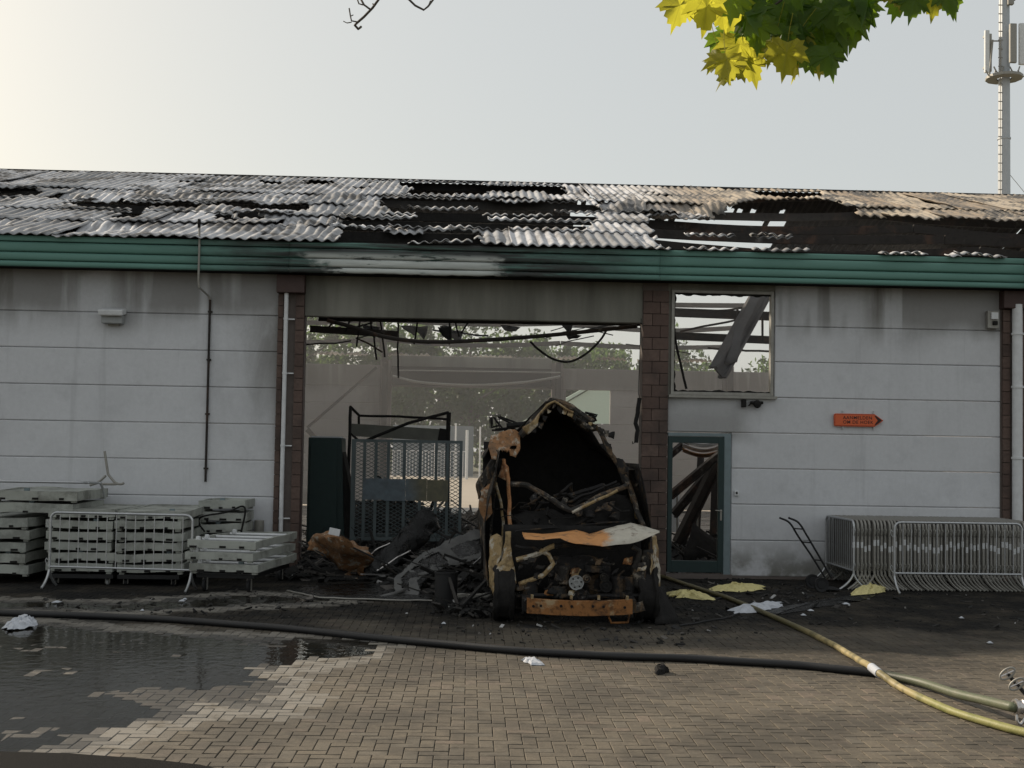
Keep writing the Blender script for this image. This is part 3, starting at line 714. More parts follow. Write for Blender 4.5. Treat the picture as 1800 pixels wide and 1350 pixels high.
# bent door rail and straight rail under the lintel: fixed to the hall
MB().tube(smooth_path([at(575, 563, .5), at(620, 575, .5), at(680, 593, .45), at(760, 601, .4), at(880, 596, .4), at(1000, 586, .45), at(1120, 573, .5)]), .035, 8).build('bent_door_rail', MT['beam'], hall, smooth=True)
MB().bar(at(560, 561, .6), at(1128, 570, .6), .07, .06).build('door_rail', MT['char'], hall)
MB().bar(at(545, 578, 1.2), at(700, 588, 1.2), .05, .12).build('hanging_purlin', MT['beam'], hall)
for k, (a, b) in enumerate(((632, 655), (652, 700), (668, 690), (700, 760), (735, 640), (790, 640), (800, 612), (822, 602), (615, 600), (588, 590))):
    x = a; y0 = 562+(a-560)*.014
    MB().tube(rough_path([at(x, y0, 1.0+.5*(k % 4)), at(x+rnd.uniform(-14, 10), y0+(b-560)*.5, 1.0+.5*(k % 4))], .1, .02, k), .018, 6).build('hanging_strip', MT['char'], hall)
hq = random.Random(31)
for k in range(16):
    Y_ = hq.uniform(3, 15); a = (hq.uniform(545, 1120), hq.uniform(560, 606)); b = (a[0]+hq.uniform(-120, 120), a[1]+hq.uniform(-18, 26))
    MB().tube(rough_path([at(*a, Y_), at(*b, Y_+hq.uniform(-.5, .5))], .3, .05, k), hq.uniform(.012, .035), 6).build('hanging_roof_rod', MT['beam'] if k % 2 else MT['char'], hall)
for k in range(9):
    Y_ = hq.uniform(4, 14); a = (hq.uniform(560, 1110), hq.uniform(566, 590)); w_ = hq.uniform(15, 40)
    crumple('hanging_liner', [at(a[0], a[1], Y_), at(a[0]+w_, a[1]+4, Y_), at(a[0]+w_*.8, a[1]+hq.uniform(10, 34), Y_), at(a[0]+w_*.3, a[1]+hq.uniform(6, 20), Y_)], MT['char'], hall, .06, 3, 3, .01, 400+k)
loop = smooth_path([at(932, 600, .9), at(945, 613, .9), at(970, 630, .9), at(1000, 636, .9), at(1030, 622, .9), at(1055, 598, .9), at(1068, 577, .9)])
one('hanging_cable', MB().tube(loop, .022, 6), MT['char'], 'charred cable hanging in a loop under the lintel of the wide opening', 'cable', smooth=True)
pts = [at(1127, 560, -.1), at(1124, 640, -.1), at(1122, 690, -.1), at(1124, 700, -.1)]
w = thing('hanging_fixture', tuple(at(1120, 780, -.12)), 'charred fixture dangling on a wire beside the brown block pillar', 'fixture')
MB().tube(pts, .006, 5).build('wire', MT['char'], w)
MB().tube(rough_path([at(1124, 700, -.12), at(1121, 725, -.12), at(1117, 745, -.12), at(1121, 756, -.12), at(1118, 778, -.12)], .05, .015, 3), [.03, .035, .05, .05, .03, .045, .03, .03, .02][:9] if False else .036, 7).build('melted_housing', MT['char'], w)
MB().tube([at(1119, 776, -.12), at(1112, 780, -.12), at(1112, 776, -.12)], .01, 5).build('hook', MT['char'], w)
# back door shutter and sagging bar
MB().span((-2.75, 21.4, 4.3), (2.85, 21.75, 4.95)).build('shutter_box', MT['char'], hall)
MB().tube(smooth_path([at(690, 661, 21.2), at(740, 672, 21.2), at(830, 677, 21.2), at(920, 672, 21.2), at(985, 662, 21.2)]), .045, 8).build('sagging_bar', MT['galv_dull'], hall, smooth=True)
MB().tube([at(700, 651, 21.3), at(985, 655, 21.3)], .03, 6).build('shutter_pipe', MT['galv_dull'], hall)
# diagonal wind braces on the back wall
MB().bar(at(540, 752, 21.5), at(662, 646, 21.5), .09, .09).build('wind_brace', MT['beam'], hall)
MB().bar(at(540, 755, 20), at(606, 822, 20), .16, .16).build('wind_brace', MT['beam'], hall)
# collapsed rafter seen through the burst window
def beam_thing(a, b, w, h, label, mat='beam', name='fallen_beam', group='collapsed roof beams inside the hall', tw=0.0):
    a, b = Vector(a), Vector(b); d = (b-a); rot = d.to_track_quat('Y', 'Z').to_matrix() @ Matrix.Rotation(tw, 3, 'Y'); Lb = d.length; f = .16*h
    mb = MB(); c = (a+b)/2
    for off, dim in (((0, 0, h/2-f/2), (w, Lb, f)), ((0, 0, -h/2+f/2), (w, Lb, f)), ((0, 0, 0), (w*.22, Lb, h-2*f-.002))): mb.box(c+rot @ Vector(off), dim, rot)
    return one(name, mb, MT[mat], label, 'beam', group)
beam_thing(at(1345, 505, 9.5), at(1262, 655, 8.5), .25, .45, 'wide collapsed rafter slanting across the burst window', 'grey_beam')
crumple('torn_cladding', [at(1318, 516, 8.8), at(1338, 520, 8.8), at(1310, 575, 8.7), at(1298, 635, 8.6), at(1276, 640, 8.6), at(1290, 580, 8.7)], MT['grey_beam'], None, .08, 1.5, 4, .02, 3)
tag(bpy.data.objects['torn_cladding'], 'strip of torn cladding clinging to the slanting rafter in the window', 'cladding')
beam_thing(at(1180, 549, 10), at(1356, 556, 10), .1, .22, 'upper straight purlin crossing the burst window', name='loose_purlin')
beam_thing(at(1180, 590, 10.5), at(1356, 598, 10.5), .1, .2, 'lower straight purlin crossing the burst window', name='loose_purlin')
MB().tube(rough_path([at(1182, 570, .25), at(1186, 596, .3), at(1196, 640, .3), at(1207, 684, .3)], .08, .015, 2), .022, 6).build('burnt_window_bar', MT['char'], hall)
for k, (a, b, Y) in enumerate((((1195, 583), (1300, 560), 9.6), ((1240, 548), (1340, 540), 11), ((1296, 543), (1297, 566), 9.4), ((1340, 560), (1340, 600), 9.4), ((1245, 612), (1356, 618), 11.2))):
    MB().tube(rough_path([at(*a, Y), at(*b, Y)], .3, .04, k), .03, 6).build('bent_roof_rod', MT['beam'], hall)
# beams behind the doorway
DB = [((1178, 872), (1268, 797), 1.4, .10, .14, 'shallow slanting beam across the upper half of the doorway'), ((1192, 955), (1268, 800), 1.9, .14, .2, 'long steep beam crossing the doorway from sill to lintel'), ((1184, 905), (1262, 812), 2.6, .1, .16, 'middle of the three slanting beams behind the doorway'),
      ((1178, 800), (1212, 772), 3.0, .09, .12, 'short beam in the upper corner of the doorway'), ((1252, 985), (1258, 800), 3.4, .12, .16, 'upright scorched post behind the door handle'), ((1225, 930), (1232, 800), 5.0, .12, .16, 'thin upright post deep behind the doorway')]
for a, b, Y, w_, h_, lab in DB: beam_thing(at(*a, Y), at(*b, Y+.4), w_, h_, lab)
hb = MB()
for k in range(3): hb.grid(lambda u, v, k=k: at(1200+u*66, 770+10*math.sin(math.pi*u*.9)+k*9+v*6, 2.2+.3*v), 14, 3)
for k, isl in enumerate(hb.islands()): tag(isl.build('bent_strip', MT['white'] if k < 2 else MT['orange'], None, smooth=True, solid=.01), ('upper white', 'lower white', 'rusty orange')[k]+' bent metal strip hanging at the top of the doorway', 'metal strip')
crumple('slumped_board', [at(1200, 985, 1.2), at(1218, 920, 1.7), at(1262, 950, 1.8), at(1262, 985, 1.3)], MT['char'], None, .02, 3, 3, .02, 5); tag(bpy.data.objects['slumped_board'], 'dark slumped board on the floor behind the doorway', 'board')
cab = thing('metal_rack', tuple(at(1195, 960, 3)), 'burnt tubular rack standing behind the doorway', 'rack')
for k, (a, b) in enumerate((((1190, 960), (1190, 868)), ((1226, 960), (1226, 868)), ((1190, 900), (1226, 900)), ((1190, 930), (1226, 930)), ((1205, 870), (1240, 868)))): MB().tube([at(*a, 3), at(*b, 3)], .02, 6).build('tube', MT['galv_dull'], cab)
MB().span(tuple(at(1178, 935, 3.2)), tuple(at(1188, 868, 3.6))).build('shelf_box', MT['white'], cab)
# steel cabinet by the pillar
def quad_box(name, f, depth, mat, parent=None, **kw):
    """box from four front corners pushed back by depth"""
    mb = MB(); mb.v = [tuple(p) for p in f]+[tuple(p+Vector((0, depth, 0))) for p in f]
    mb.f = [(0,1,2,3),(7,6,5,4)]+[(i, i+4, (i+1) % 4+4, (i+1) % 4) for i in range(4)]
    return mb.build(name, mat, parent, **kw)
c0 = at(556, 930, 2.5)
cabinet = thing('steel_cabinet', (c0.x, 2.5, .02), 'soot-black steel cabinet standing just inside the opening', 'cabinet')
quad_box('body', [Vector((-3.0, 2.4, .02)), Vector((-2.28, 2.4, .02)), Vector((-2.38, 2.4, 2.26)), Vector((-3.0, 2.4, 2.26))], .7, MT['dkgreen'], cabinet, bevel=.012)
quad_box('door', [Vector((-2.95, 2.36, .1)), Vector((-2.42, 2.36, .1)), Vector((-2.47, 2.36, 2.18)), Vector((-2.95, 2.36, 2.18))], .03, MT['dkgreen'], cabinet, bevel=.006)
quad_box('scorched_side', [Vector((-2.27, 2.42, .02)), Vector((-2.0, 2.6, .02)), Vector((-2.2, 2.55, 1.2)), Vector((-2.36, 2.43, 2.0))], .6, MT['char'], cabinet)
MB().span((-2.95, 2.4, 2.262), (-2.42, 3.0, 2.285)).build('ash_cap', MT['foam'], cabinet)
# mesh gate / cage on wheels, and the rack behind it
GY = 2.2
gl, gr_, gt, gb = at(617, 850, GY).x, at(812, 850, GY).x, at(700, 773, GY).z, .38
cage = thing('mesh_trolley', ((gl+gr_)/2, GY, .02), 'tall sooty green trolley with wire mesh sides in the opening', 'trolley')
fr = .055
MB().span((gl, GY-.03, gb), (gl+fr*1.4, GY+.03, gt)).span((gr_-fr, GY-.03, gb), (gr_, GY+.03, gt)).span((gl+fr*1.4, GY-.028, gt-fr), (gr_-fr, GY+.028, gt)).span((gl+fr*1.4, GY-.028, gb), (gr_-fr, GY+.028, gb+fr)).build('frame', MT['gate'], cage)
for k, x in enumerate((640, 660, 682, 710, 738, 766, 786)):
    xx = at(x, 850, GY).x; MB().span((xx-.028, GY-.024, gb+fr), (xx+.028, GY+.0, gt-fr)).build('upright', MT['gate'], cage)
zp0, zp1 = at(720, 880, GY).z, at(720, 842, GY).z; xp0, xp1 = at(638, 860, GY).x, at(788, 860, GY).x
for k in range(4):
    a = xp0+(xp1-xp0)*k/4; b = xp0+(xp1-xp0)*(k+1)/4-.003
    MB().span((a, GY-.045, zp0+rnd.uniform(-.01, .01)), (b, GY-.026, zp1+rnd.uniform(-.01, .01))).build('plate', MT['gate_plate'], cage)
mb = MB(); st = .062
def diamonds(mb, x0, x1, z0, z1, y):
    nx, nzz = int((x1-x0)/st), int((z1-z0)/(st*.55)); dx, dz = (x1-x0)/nx, (z1-z0)/nzz
    for i in range(nx):
        for j in range(nzz):
            cx, cz = x0+(i+.5)*dx, z0+(j+.5)*dz
            if (i+j) % 2: mb.bar((cx-dx/2, y, cz-dz/2), (cx+dx/2, y, cz+dz/2), .008, .011)
            else: mb.bar((cx-dx/2, y, cz+dz/2), (cx+dx/2, y, cz-dz/2), .008, .011)
    return mb
o = diamonds(MB(), gl+fr, gr_-fr, gb+fr, gt-fr, GY+.02).build('mesh', MT['gate'], cage); o['kind'] = 'stuff'
MB().span((gl, GY+.03, gb), (gl+.06, GY+.9, gb+.06)).span((gr_-.06, GY+.03, gb), (gr_, GY+.9, gb+.06)).span((gl, GY+.9, gb), (gr_, GY+.96, gb+.06)).build('base_frame', MT['gate'], cage)
for x in (gl+.15, gr_-.15):
    for y in (GY+.1, GY+.8): MB().lathe([(0, -.03), (.15, -.03), (.15, .03), (0, .03)], (x, y, .17), 'X', 14).span((x-.04, y-.03, .2), (x+.04, y+.03, gb-.002)).build('wheel', MT['char'], cage)
RY = 3.4
rack = thing('tube_rack', tuple(at(700, 930, RY)), 'charred tube rack with a crossboard rising behind the mesh trolley', 'rack')
def tb(name, pts, r=.028, mat='char'): return MB().tube(rough_path(pts, .2, .008, len(pts)), r, 6).build(name, MT[mat], rack)
tb('post', [at(616, 715, RY), at(612, 850, RY), at(612, 930, RY)], .035); tb('post', [at(789, 725, RY), at(787, 780, RY), at(786, 930, RY)], .05); tb('post', [at(631, 732, RY+1), at(631, 765, RY+1)])
tb('rail', [at(616, 715, RY), at(632, 731, RY+1)]); tb('rail', [at(632, 731, RY+1), at(700, 732, RY+1), at(787, 737, RY+.3)]); tb('rail', [at(789, 725, RY), at(720, 743, RY), at(644, 774, RY)], .034)
MB().bar(at(614, 755, RY), at(772, 765, RY), .03, .24).build('crossboard', MT['crossboard'], rack); MB().bar(at(771, 765, RY-.01), at(790, 768, RY-.01), .06, .28).build('bracket', MT['char'], rack)
tb('brace', [at(614, 760, RY), at(631, 775, RY)])

# ------------------------------------------------------------------ heaps of ash and rubble (uncountable)
def mound(name, cx, cy, rx, ry, h, seed, n, zoff=0.0):
    small = .28 if h < .1 else 1.0
    mb = MB()
    def hh(x, y):
        d = ((x-cx)/rx)**2+((y-cy)/ry)**2
        return max(0, 1-d)**.8*h*(.75+.7*nz(x*2+seed, y*2)+.35*nz(x*6, y*6, seed))
    mb.grid(lambda u, v: (cx+(u*2-1)*rx, cy+(v*2-1)*ry, max(-.02, hh(cx+(u*2-1)*rx, cy+(v*2-1)*ry)-.02+zoff)), 40, 40)
    rr = random.Random(seed)
    for k in range(n):
        a, q = rr.uniform(0, 6.28), math.sqrt(rr.random())*1.12; x, y = cx+rx*q*math.cos(a), cy+ry*q*math.sin(a)
        z = hh(x, y)+zoff; l = rr.choice((.05, .08, .12, .2, .35))*rr.uniform(.6, 1.3)*small
        rot = Matrix.Rotation(rr.uniform(0, 6.28), 3, 'Z') @ Matrix.Rotation(rr.uniform(-.6, .6), 3, 'X') @ Matrix.Rotation(rr.uniform(-.6, .6), 3, 'Y')
        mb.box((x, y, z+.02*small), (l, l*rr.uniform(.1, .6), rr.uniform(.008, .05)*max(small, .5)), rot)
    if h > .1:
        for k in range(n//14):
            a, q = rr.uniform(0, 6.28), math.sqrt(rr.random()); x, y = cx+rx*q*math.cos(a), cy+ry*q*math.sin(a); b = rr.uniform(0, 6.28); l = rr.uniform(.4, 1.3)
            p0 = Vector((x, y, hh(x, y)+zoff+.03)); p1 = p0+Vector((math.cos(b)*l, math.sin(b)*l*.6, rr.uniform(-.1, .45)))
            mb.bar(p0, p1, rr.uniform(.02, .07), rr.uniform(.01, .04))
        for k in range(n//25):
            a, q = rr.uniform(0, 6.28), math.sqrt(rr.random()); p = Vector((cx+rx*q*math.cos(a), cy+ry*q*math.sin(a), hh(cx+rx*q*math.cos(a), cy+ry*q*math.sin(a))+zoff+.05)); pts = [p]; d = Vector((rr.gauss(0, 1), rr.gauss(0, 1), rr.gauss(0, .6))).normalized()
            for j in range(9): d = (d+Vector((rr.gauss(0, .6), rr.gauss(0, .6), rr.gauss(0, .5)))).normalized(); p = p+d*.09; p.z = max(p.z, .03); pts.append(p)
            mb.tube(pts, .006, 4)
    return mb
MBX = []
def ash(label, *a):
    o = mound('ash_rubble', *a).build('ash_rubble', MT['ash']); tag(o, label, 'rubble', None, 'stuff')
ash('low black ash and rubble spread over the floor just inside the opening', .2, 2.6, 3.3, 2.6, .32, 3, 1500)
ash('heap of ash and splinters deep inside the hall', -.4, 9.0, 3.2, 4.5, .45, 9, 1300)
ash('tall dark heap behind the mesh trolley', -1.5, 5.4, 1.7, 1.7, 1.0, 21, 700)
ash('rubble heap between trolley and van', -.05, -.6, 1.3, 2.0, .45, 5, 700)
ash('low rubble in front of the steel cabinet', -2.3, .5, 1.0, 1.6, .22, 6, 500)
ash('low rubble on the floor behind the doorway', 4.6, 2.8, 1.6, 2.4, .4, 8, 600)
ash('crumbled soot on the paving beside the van wheel', .1, -4.35, .35, .5, .12, 12, 160)
ash('charred crumbs on the paving in front of the doorway', 4.0, -1.9, 1.5, 1.9, .02, 14, 320)
ash('charred crumbs around the front of the van', 1.6, -5.2, 1.9, 1.6, .02, 15, 300)
ash('scattered crumbs on the sooty paving in front of the barriers', 6.2, -3.6, 3.0, 1.8, .004, 16, 220)
ash('scattered crumbs on the sooty paving before the platforms', -2.6, -3.9, 2.8, 1.2, .006, 17, 220)

# ------------------------------------------------------------------ the burnt van, nose to the camera
van = thing('burnt_van', (1.32, -3.0, 0), 'burnt-out delivery van with buckled roof and no windscreen in front of the opening', 'van')
VM = MT
# body sides: bulged, scorched sheet from front wing to tail
def side(sgn, xw):
    def fn(u, v):
        y = -4.55+u*4.2; z = .32+v*(1.75 if sgn < 0 else 1.62)
        tum = .10*max(0, v-.45)**1.3*2.2
        bulge = .10*math.sin(math.pi*min(1, v*1.1))*(.4+.6*u) if sgn < 0 else .05*math.sin(math.pi*v)
        x = xw+sgn*(bulge-tum)+.035*nz(y*1.7, z*2.2, sgn*3)+.012*nz(y*6, z*6)
        return (x, y, z)
    return MB().grid(fn, 40, 22)
side(-1, .27).build('side_panel', VM['vanside'], van, smooth=True, solid=.012)
side(1, 2.30).build('side_panel', VM['vandark'], van, smooth=True, solid=.012)
# roof skin, folded up to a ridge at the front and sunk towards the tail
prof = [(.20, 1.98), (.30, 2.20), (.48, 2.29), (.66, 2.38), (.84, 2.58), (1.02, 2.76), (1.20, 2.70), (1.42, 2.58), (1.58, 2.44), (1.74, 2.20), (1.95, 1.98), (2.12, 1.86), (2.30, 1.84)]
def rf(u, v):
    t = u*(len(prof)-1); i = min(int(t), len(prof)-2); f = t-i
    x = prof[i][0]*(1-f)+prof[i+1][0]*f; z = prof[i][1]*(1-f)+prof[i+1][1]*f
    z = z*(1-v)+(2.18-.16*abs(x-1.25)+.10*nz(x*3, v*4))*v
    y = -3.97+v*3.66+.06*math.sin(u*9)*(1-v)
    return (x, y, z+.03*nz(x*5, y*3))
MB().grid(rf, 44, 24).build('roof', VM['vandark'], van, smooth=True, solid=.014)
MB().grid(lambda u, v: (.24+u*2.1, -.32+.05*nz(u*6, v*5), .32+v*1.9), 16, 14).build('rear_panel', VM['char'], van, smooth=True, solid=.012)
MB().span((.34, -4.4, .34), (2.26, -.4, .40)).build('floor_pan', VM['char'], van)
MB().grid(lambda u, v: (rf(u, .30)[0], -2.75+.08*nz(u*5, v*6), .38+v*(rf(u, .30)[2]-.36)), 40, 14).build('blackout_panel', VM['char'], van, smooth=True, solid=.01)  # black panel added across the van to keep the cabin dark
# windscreen opening: header and pillars
def vt(name, pts, r, mat, seed=0, n=7, part=None, amp=.018):
    return MB().tube(rough_path([at(*p) for p in pts], .06, amp, seed), r, n).build(name, VM[mat], van if part is None else part, smooth=True)
hd = vt('windscreen_header', [(915, 768, -3.95), (932, 746, -3.95), (952, 722, -3.95), (968, 704, -3.95), (985, 707, -3.95), (1003, 716, -3.95), (1026, 733, -3.95), (1042, 742, -3.95)], .05, 'vanside', 1)
sub('torn_edge', MB().tube(rough_path([at(930, 748, -4.02), at(962, 712, -4.02), at(975, 706, -4.02), at(1008, 726, -4.02)], .05, .02, 9), .016, 5), VM['tan'], hd)
crumple('roof_flap', [at(992, 716, -3.9), at(1015, 726, -3.9), at(1050, 748, -3.85), at(1056, 760, -3.8), at(1030, 758, -3.75), at(1008, 742, -3.8)], VM['vanside'], van, .025, 6, 4, .01, 2)
crumple('corner_skin', [at(861, 808, -4.16), at(860, 785, -4.1), at(867, 767, -4.05), at(880, 760, -4.02), at(906, 757, -3.98), at(915, 764, -3.97), at(914, 790, -4.02), at(908, 806, -4.06), at(896, 803, -4.12), at(886, 799, -4.14), at(872, 807, -4.16)], VM['tanorange'], van, .045, 5, 6, .01, 3,
        hole=lambda c: abs(to_px(c)[0]-899)*.7+abs(to_px(c)[1]-788)+8*nz(c.x*14, c.z*14) < 5.5 or (to_px(c)[1] > 792 and abs(to_px(c)[0]-884)+6*nz(c.x*20, c.z*20) < 9))
crumple('pillar_gusset', [at(884, 811, -4.25), at(893, 820, -4.25), at(898, 842, -4.28), at(888, 845, -4.30), at(875, 838, -4.28)], VM['orange'], van, .012, 8, 3, .008, 4)
crumple('lower_skin', [at(862, 806, -4.1), at(886, 805, -4.14), at(880, 822, -4.1), at(860, 838, -4.0), at(840, 880, -3.6), at(838, 850, -3.6)], VM['vanside'], van, .03, 5, 4, .01, 5)
vt('front_pillar', [(886, 806, -4.22), (893, 845, -4.3), (896, 900, -4.5), (897, 940, -4.6)], .026, 'orange', 2)
vt('front_pillar', [(1052, 752, -3.95), (1068, 790, -4.05), (1090, 820, -4.15), (1108, 858, -4.3), (1122, 905, -4.5), (1130, 925, -4.6)], .034, 'vanside', 3)
vt('door_frame', [(872, 850, -4.05), (879, 880, -4.15), (886, 915, -4.2), (882, 985, -4.3)], .02, 'tan', 4)
vt('door_frame', [(872, 850, -4.05), (866, 890, -4.05), (862, 950, -4.1), (862, 1010, -4.2)], .02, 'vanside', 5)
vt('door_frame', [(1116, 852, -4.2), (1130, 850, -4.1), (1134, 880, -4.15), (1140, 925, -4.2)], .02, 'vanside', 6)
crumple('mirror_stub', [at(1082, 805, -4.2), at(1094, 806, -4.2), at(1104, 828, -4.2), at(1106, 850, -4.25), at(1094, 850, -4.25), at(1086, 825, -4.2)], VM['vandark'], van, .03, 9, 3, .015, 6)
# cowl, folded to a V, with slumped dashboard rest
cw = vt('cowl', [(897, 850, -4.45), (928, 853, -4.5), (955, 868, -4.6), (985, 888, -4.7), (1003, 897, -4.75), (1030, 887, -4.7), (1060, 870, -4.6), (1085, 860, -4.5), (1103, 853, -4.4)], .036, 'vanside', 7)
sub('cowl_lip', MB().tube(rough_path([at(1005, 900, -4.78), at(1040, 884, -4.74), at(1085, 862, -4.55)], .06, .012, 4), .02, 6), VM['tan'], cw)
for k, (a, b) in enumerate((((985, 888), (1085, 846)), ((1000, 893), (1090, 852)), ((975, 880), (1060, 852)), ((915, 930), (955, 880)), ((935, 935), (1000, 905)), ((920, 900), (1010, 915)))):
    vt('dashboard_strut', [(*a, -4.35+.05*k), (*b, -4.2+.05*k)], .022+.006*(k % 3), 'vandark', 20+k, 6, None, .03)
crumple('dashboard', [at(900, 905, -4.3), at(960, 900, -4.3), at(1000, 905, -4.4), at(1060, 868, -4.2), at(1105, 870, -4.2), at(1118, 930, -4.3), at(1000, 940, -4.6), at(905, 935, -4.5)], VM['char'], van, .07, 5, 6, .02, 8)
# bonnet, rolled up and burnt bare on one side
def hood(u, v):
    top = [(918, 936), (955, 939), (985, 936), (1012, 932), (1035, 940), (1058, 933), (1085, 924), (1108, 920), (1135, 926), (1160, 934)]
    bot = [(922, 949), (955, 950), (985, 946), (1012, 957), (1035, 960), (1058, 962), (1085, 960), (1108, 957), (1135, 948), (1158, 937)]
    t = u*9; i = min(int(t), 8); f = t-i; f = f*f*(3-2*f)
    a = (top[i][0]*(1-f)+top[i+1][0]*f, top[i][1]*(1-f)+top[i+1][1]*f); b = (bot[i][0]*(1-f)+bot[i+1][0]*f, bot[i][1]*(1-f)+bot[i+1][1]*f)
    w = min(1, v*1.6); px, py = a[0]*(1-w)+b[0]*w, a[1]*(1-w)+b[1]*w
    y = -5.0-.42*math.sin(math.pi*.5*min(1, v*1.6))+(max(0, v-.625)*1.0)
    p = at(px, py, y)
    if v > .625: p.z += .02
    return p+mnoise.noise_vector(p*7)*.014
MB().grid(hood, 54, 12).build('bonnet', VM['hood'], van, smooth=True, solid=.01)
vt('bonnet_edge', [(905, 934, -4.9), (940, 930, -4.8), (990, 926, -4.7), (1050, 921, -4.7), (1100, 917, -4.75)], .012, 'vandark', 12)
# wings
crumple('front_wing', [at(862, 942, -4.8), at(874, 940, -4.85), at(882, 944, -4.9), at(882, 968, -5.0), at(874, 1000, -5.05), at(871, 1035, -5.1), at(868, 1055, -5.1), at(862, 1030, -5.0), at(859, 985, -4.9)], VM['tan'], van, .022, 7, 4, .008, 9)
crumple('wing_fold', [at(888, 936, -5.05), at(899, 936, -5.05), at(900, 975, -5.15), at(907, 1018, -5.25), at(906, 1034, -5.3), at(888, 1038, -5.3), at(883, 1022, -5.25), at(872, 1005, -5.2), at(884, 980, -5.1)], VM['tan'], van, .03, 7, 4, .008, 10)
crumple('front_wing', [at(1146, 940, -4.8), at(1154, 944, -4.85), at(1160, 1000, -5.0), at(1160, 1030, -5.05), at(1148, 1038, -5.2), at(1142, 1000, -5.2), at(1146, 970, -5.0)], VM['tan'], van, .02, 7, 4, .008, 11)
crumple('wing_liner', [at(1128, 968, -5.0), at(1146, 965, -5.0), at(1150, 990, -5.1), at(1140, 1005, -5.15), at(1150, 1035, -5.2), at(1138, 1030, -5.2), at(1130, 995, -5.1)], VM['vanside'], van, .03, 8, 4, .01, 12)
# engine bay frame
for k, (pts, r, m) in enumerate(((((908, 984), (930, 978), (950, 970), (975, 960)), .032, 'tan'), (((950, 968), (964, 975), (972, 990), (960, 1005), (950, 1015)), .03, 'tan'), (((912, 1026), (930, 1020), (952, 1012)), .028, 'tan'),
      (((975, 962), (1000, 958), (1030, 962), (1085, 962)), .03, 'vandark'), (((1112, 962), (1124, 968), (1120, 985), (1114, 1000)), .034, 'vanside'), (((1112, 1008), (1125, 1012), (1136, 1025), (1140, 1040)), .03, 'vanside'), (((908, 1048), (960, 1046), (1040, 1048), (1130, 1048)), .03, 'vandark'), (((905, 960), (940, 965), (950, 975)), .02, 'vandark'))):
    vt('front_frame', [(a, b, -5.28) for a, b in pts], r, m, 30+k)
eng = MB()
def engfn(u, v):
    p = at(968+u*100, 982+v*68, -5.05)
    p.y += -.10*(1-abs(2*u-1)**4)*(1-abs(2*v-1)**4)+.05*nz(u*6, v*5)+.02*nz(u*17, v*15); return p
eng.grid(engfn, 36, 26); eng = eng.build('engine', VM['vandark'], van, smooth=True, solid=.1)
def pulley(px, py, r, mat, holes=False, name='pulley'):
    c = at(px, py, -5.30); p = MB().lathe([(0, -.02), (r*.28, -.02), (r*.3, -.035), (r*.42, -.035), (r*.45, -.012), (r*.86, -.012), (r*.9, -.03), (r, -.03), (r, .04), (0, .04)], c, 'Y', 26)
    o = sub(name, p, MT[mat], eng, smooth=True)
    if holes:
        for k in range(6):
            a = k*math.pi/3+.2; sub('pulley_hole', MB().lathe([(0, 0), (r*.11, 0), (r*.11, .006), (0, .006)], c+Vector((r*.66*math.cos(a), -.019, r*.66*math.sin(a))), 'Y', 10), VM['char'], eng)
pulley(1013, 1024, .09, 'grey', True); pulley(1031, 1017, .05, 'vanside'); pulley(1062, 1015, .05, 'vanside'); pulley(1065, 1030, .075, 'vandark'); pulley(1020, 1048, .09, 'vandark')
for k, (px, py, w_, h_) in enumerate(((990, 1010, .10, .22), (1085, 1030, .12, .24), (1105, 1032, .10, .26), (982, 1040, .16, .14), (1045, 1000, .2, .09), (930, 1035, .16, .22), (1122, 1010, .12, .3))):
    c = at(px, py, -5.22); MB().grid(lambda u, v, c=c, w_=w_, h_=h_, k=k: (c.x+(u-.5)*w_, c.y-.05*math.sin(math.pi*u)+.02*nz(u*5+k, v*5), c.z+(v-.5)*h_), 8, 8).build('engine_ancillary', VM['vandark'] if k % 3 else VM['vanside'], van, smooth=True, solid=.07)
for k in range(16):
    a = (rnd.uniform(915, 1130), rnd.uniform(965, 1045)); b = (a[0]+rnd.uniform(-40, 40), a[1]+rnd.uniform(-6, 30))
    vt('engine_hose', [(*a, -5.2-.08*rnd.random()), ((a[0]+b[0])/2+rnd.uniform(-8, 8), (a[1]+b[1])/2+6, -5.26), (*b, -5.2)], .008+.008*rnd.random(), 'vandark' if k % 3 else 'vanside', 50+k, 5)
MB().grid(lambda u, v: (.45+u*1.75, -4.72+.03*nz(u*5, v*5), .3+v*.85), 20, 12).build('firewall', VM['char'], van, smooth=True, solid=.02)
# bumper beam
b0, b1 = at(926, 1066, -5.62), at(1112, 1066, -5.62); zc = (b0.z+b1.z)/2
def bumper(u, v):
    a = v*2*math.pi; hy, hz = .05, .085
    cy, cz = max(-1, min(1, 1.6*math.cos(a)))*hy, max(-1, min(1, 1.6*math.sin(a)))*hz
    x = b0.x+(b1.x-b0.x)*u; return (x, -5.62+cy+.05*(2*u-1)**2, zc-.02*math.sin(math.pi*u)+cz+.004*nz(x*6, v*9))
bb = MB().grid(bumper, 30, 16).build('bumper_beam', VM['rust'], van, smooth=True)
for u in (.06, .13, .32, .42, .62, .72, .92): sub('bolt_hole', MB().lathe([(0, 0), (.017, 0), (.017, .008), (0, .008)], (b0.x+(b1.x-b0.x)*u, -5.678, zc+.01*((u*37) % 1)), 'Y', 10), VM['char'], bb)
for u in (.42, .68, .05, .95): sub('bracket', MB().box((b0.x+(b1.x-b0.x)*u, -5.6, zc+.105), (.03, .04, .05)), VM['tan'], bb)
for u in (.0, 1.0): MB().bar((b0.x+(b1.x-b0.x)*u, -5.58, zc), (b0.x+(b1.x-b0.x)*u, -4.8, zc+.06), .10, .15).build('chassis_rail', VM['vandark'], van)
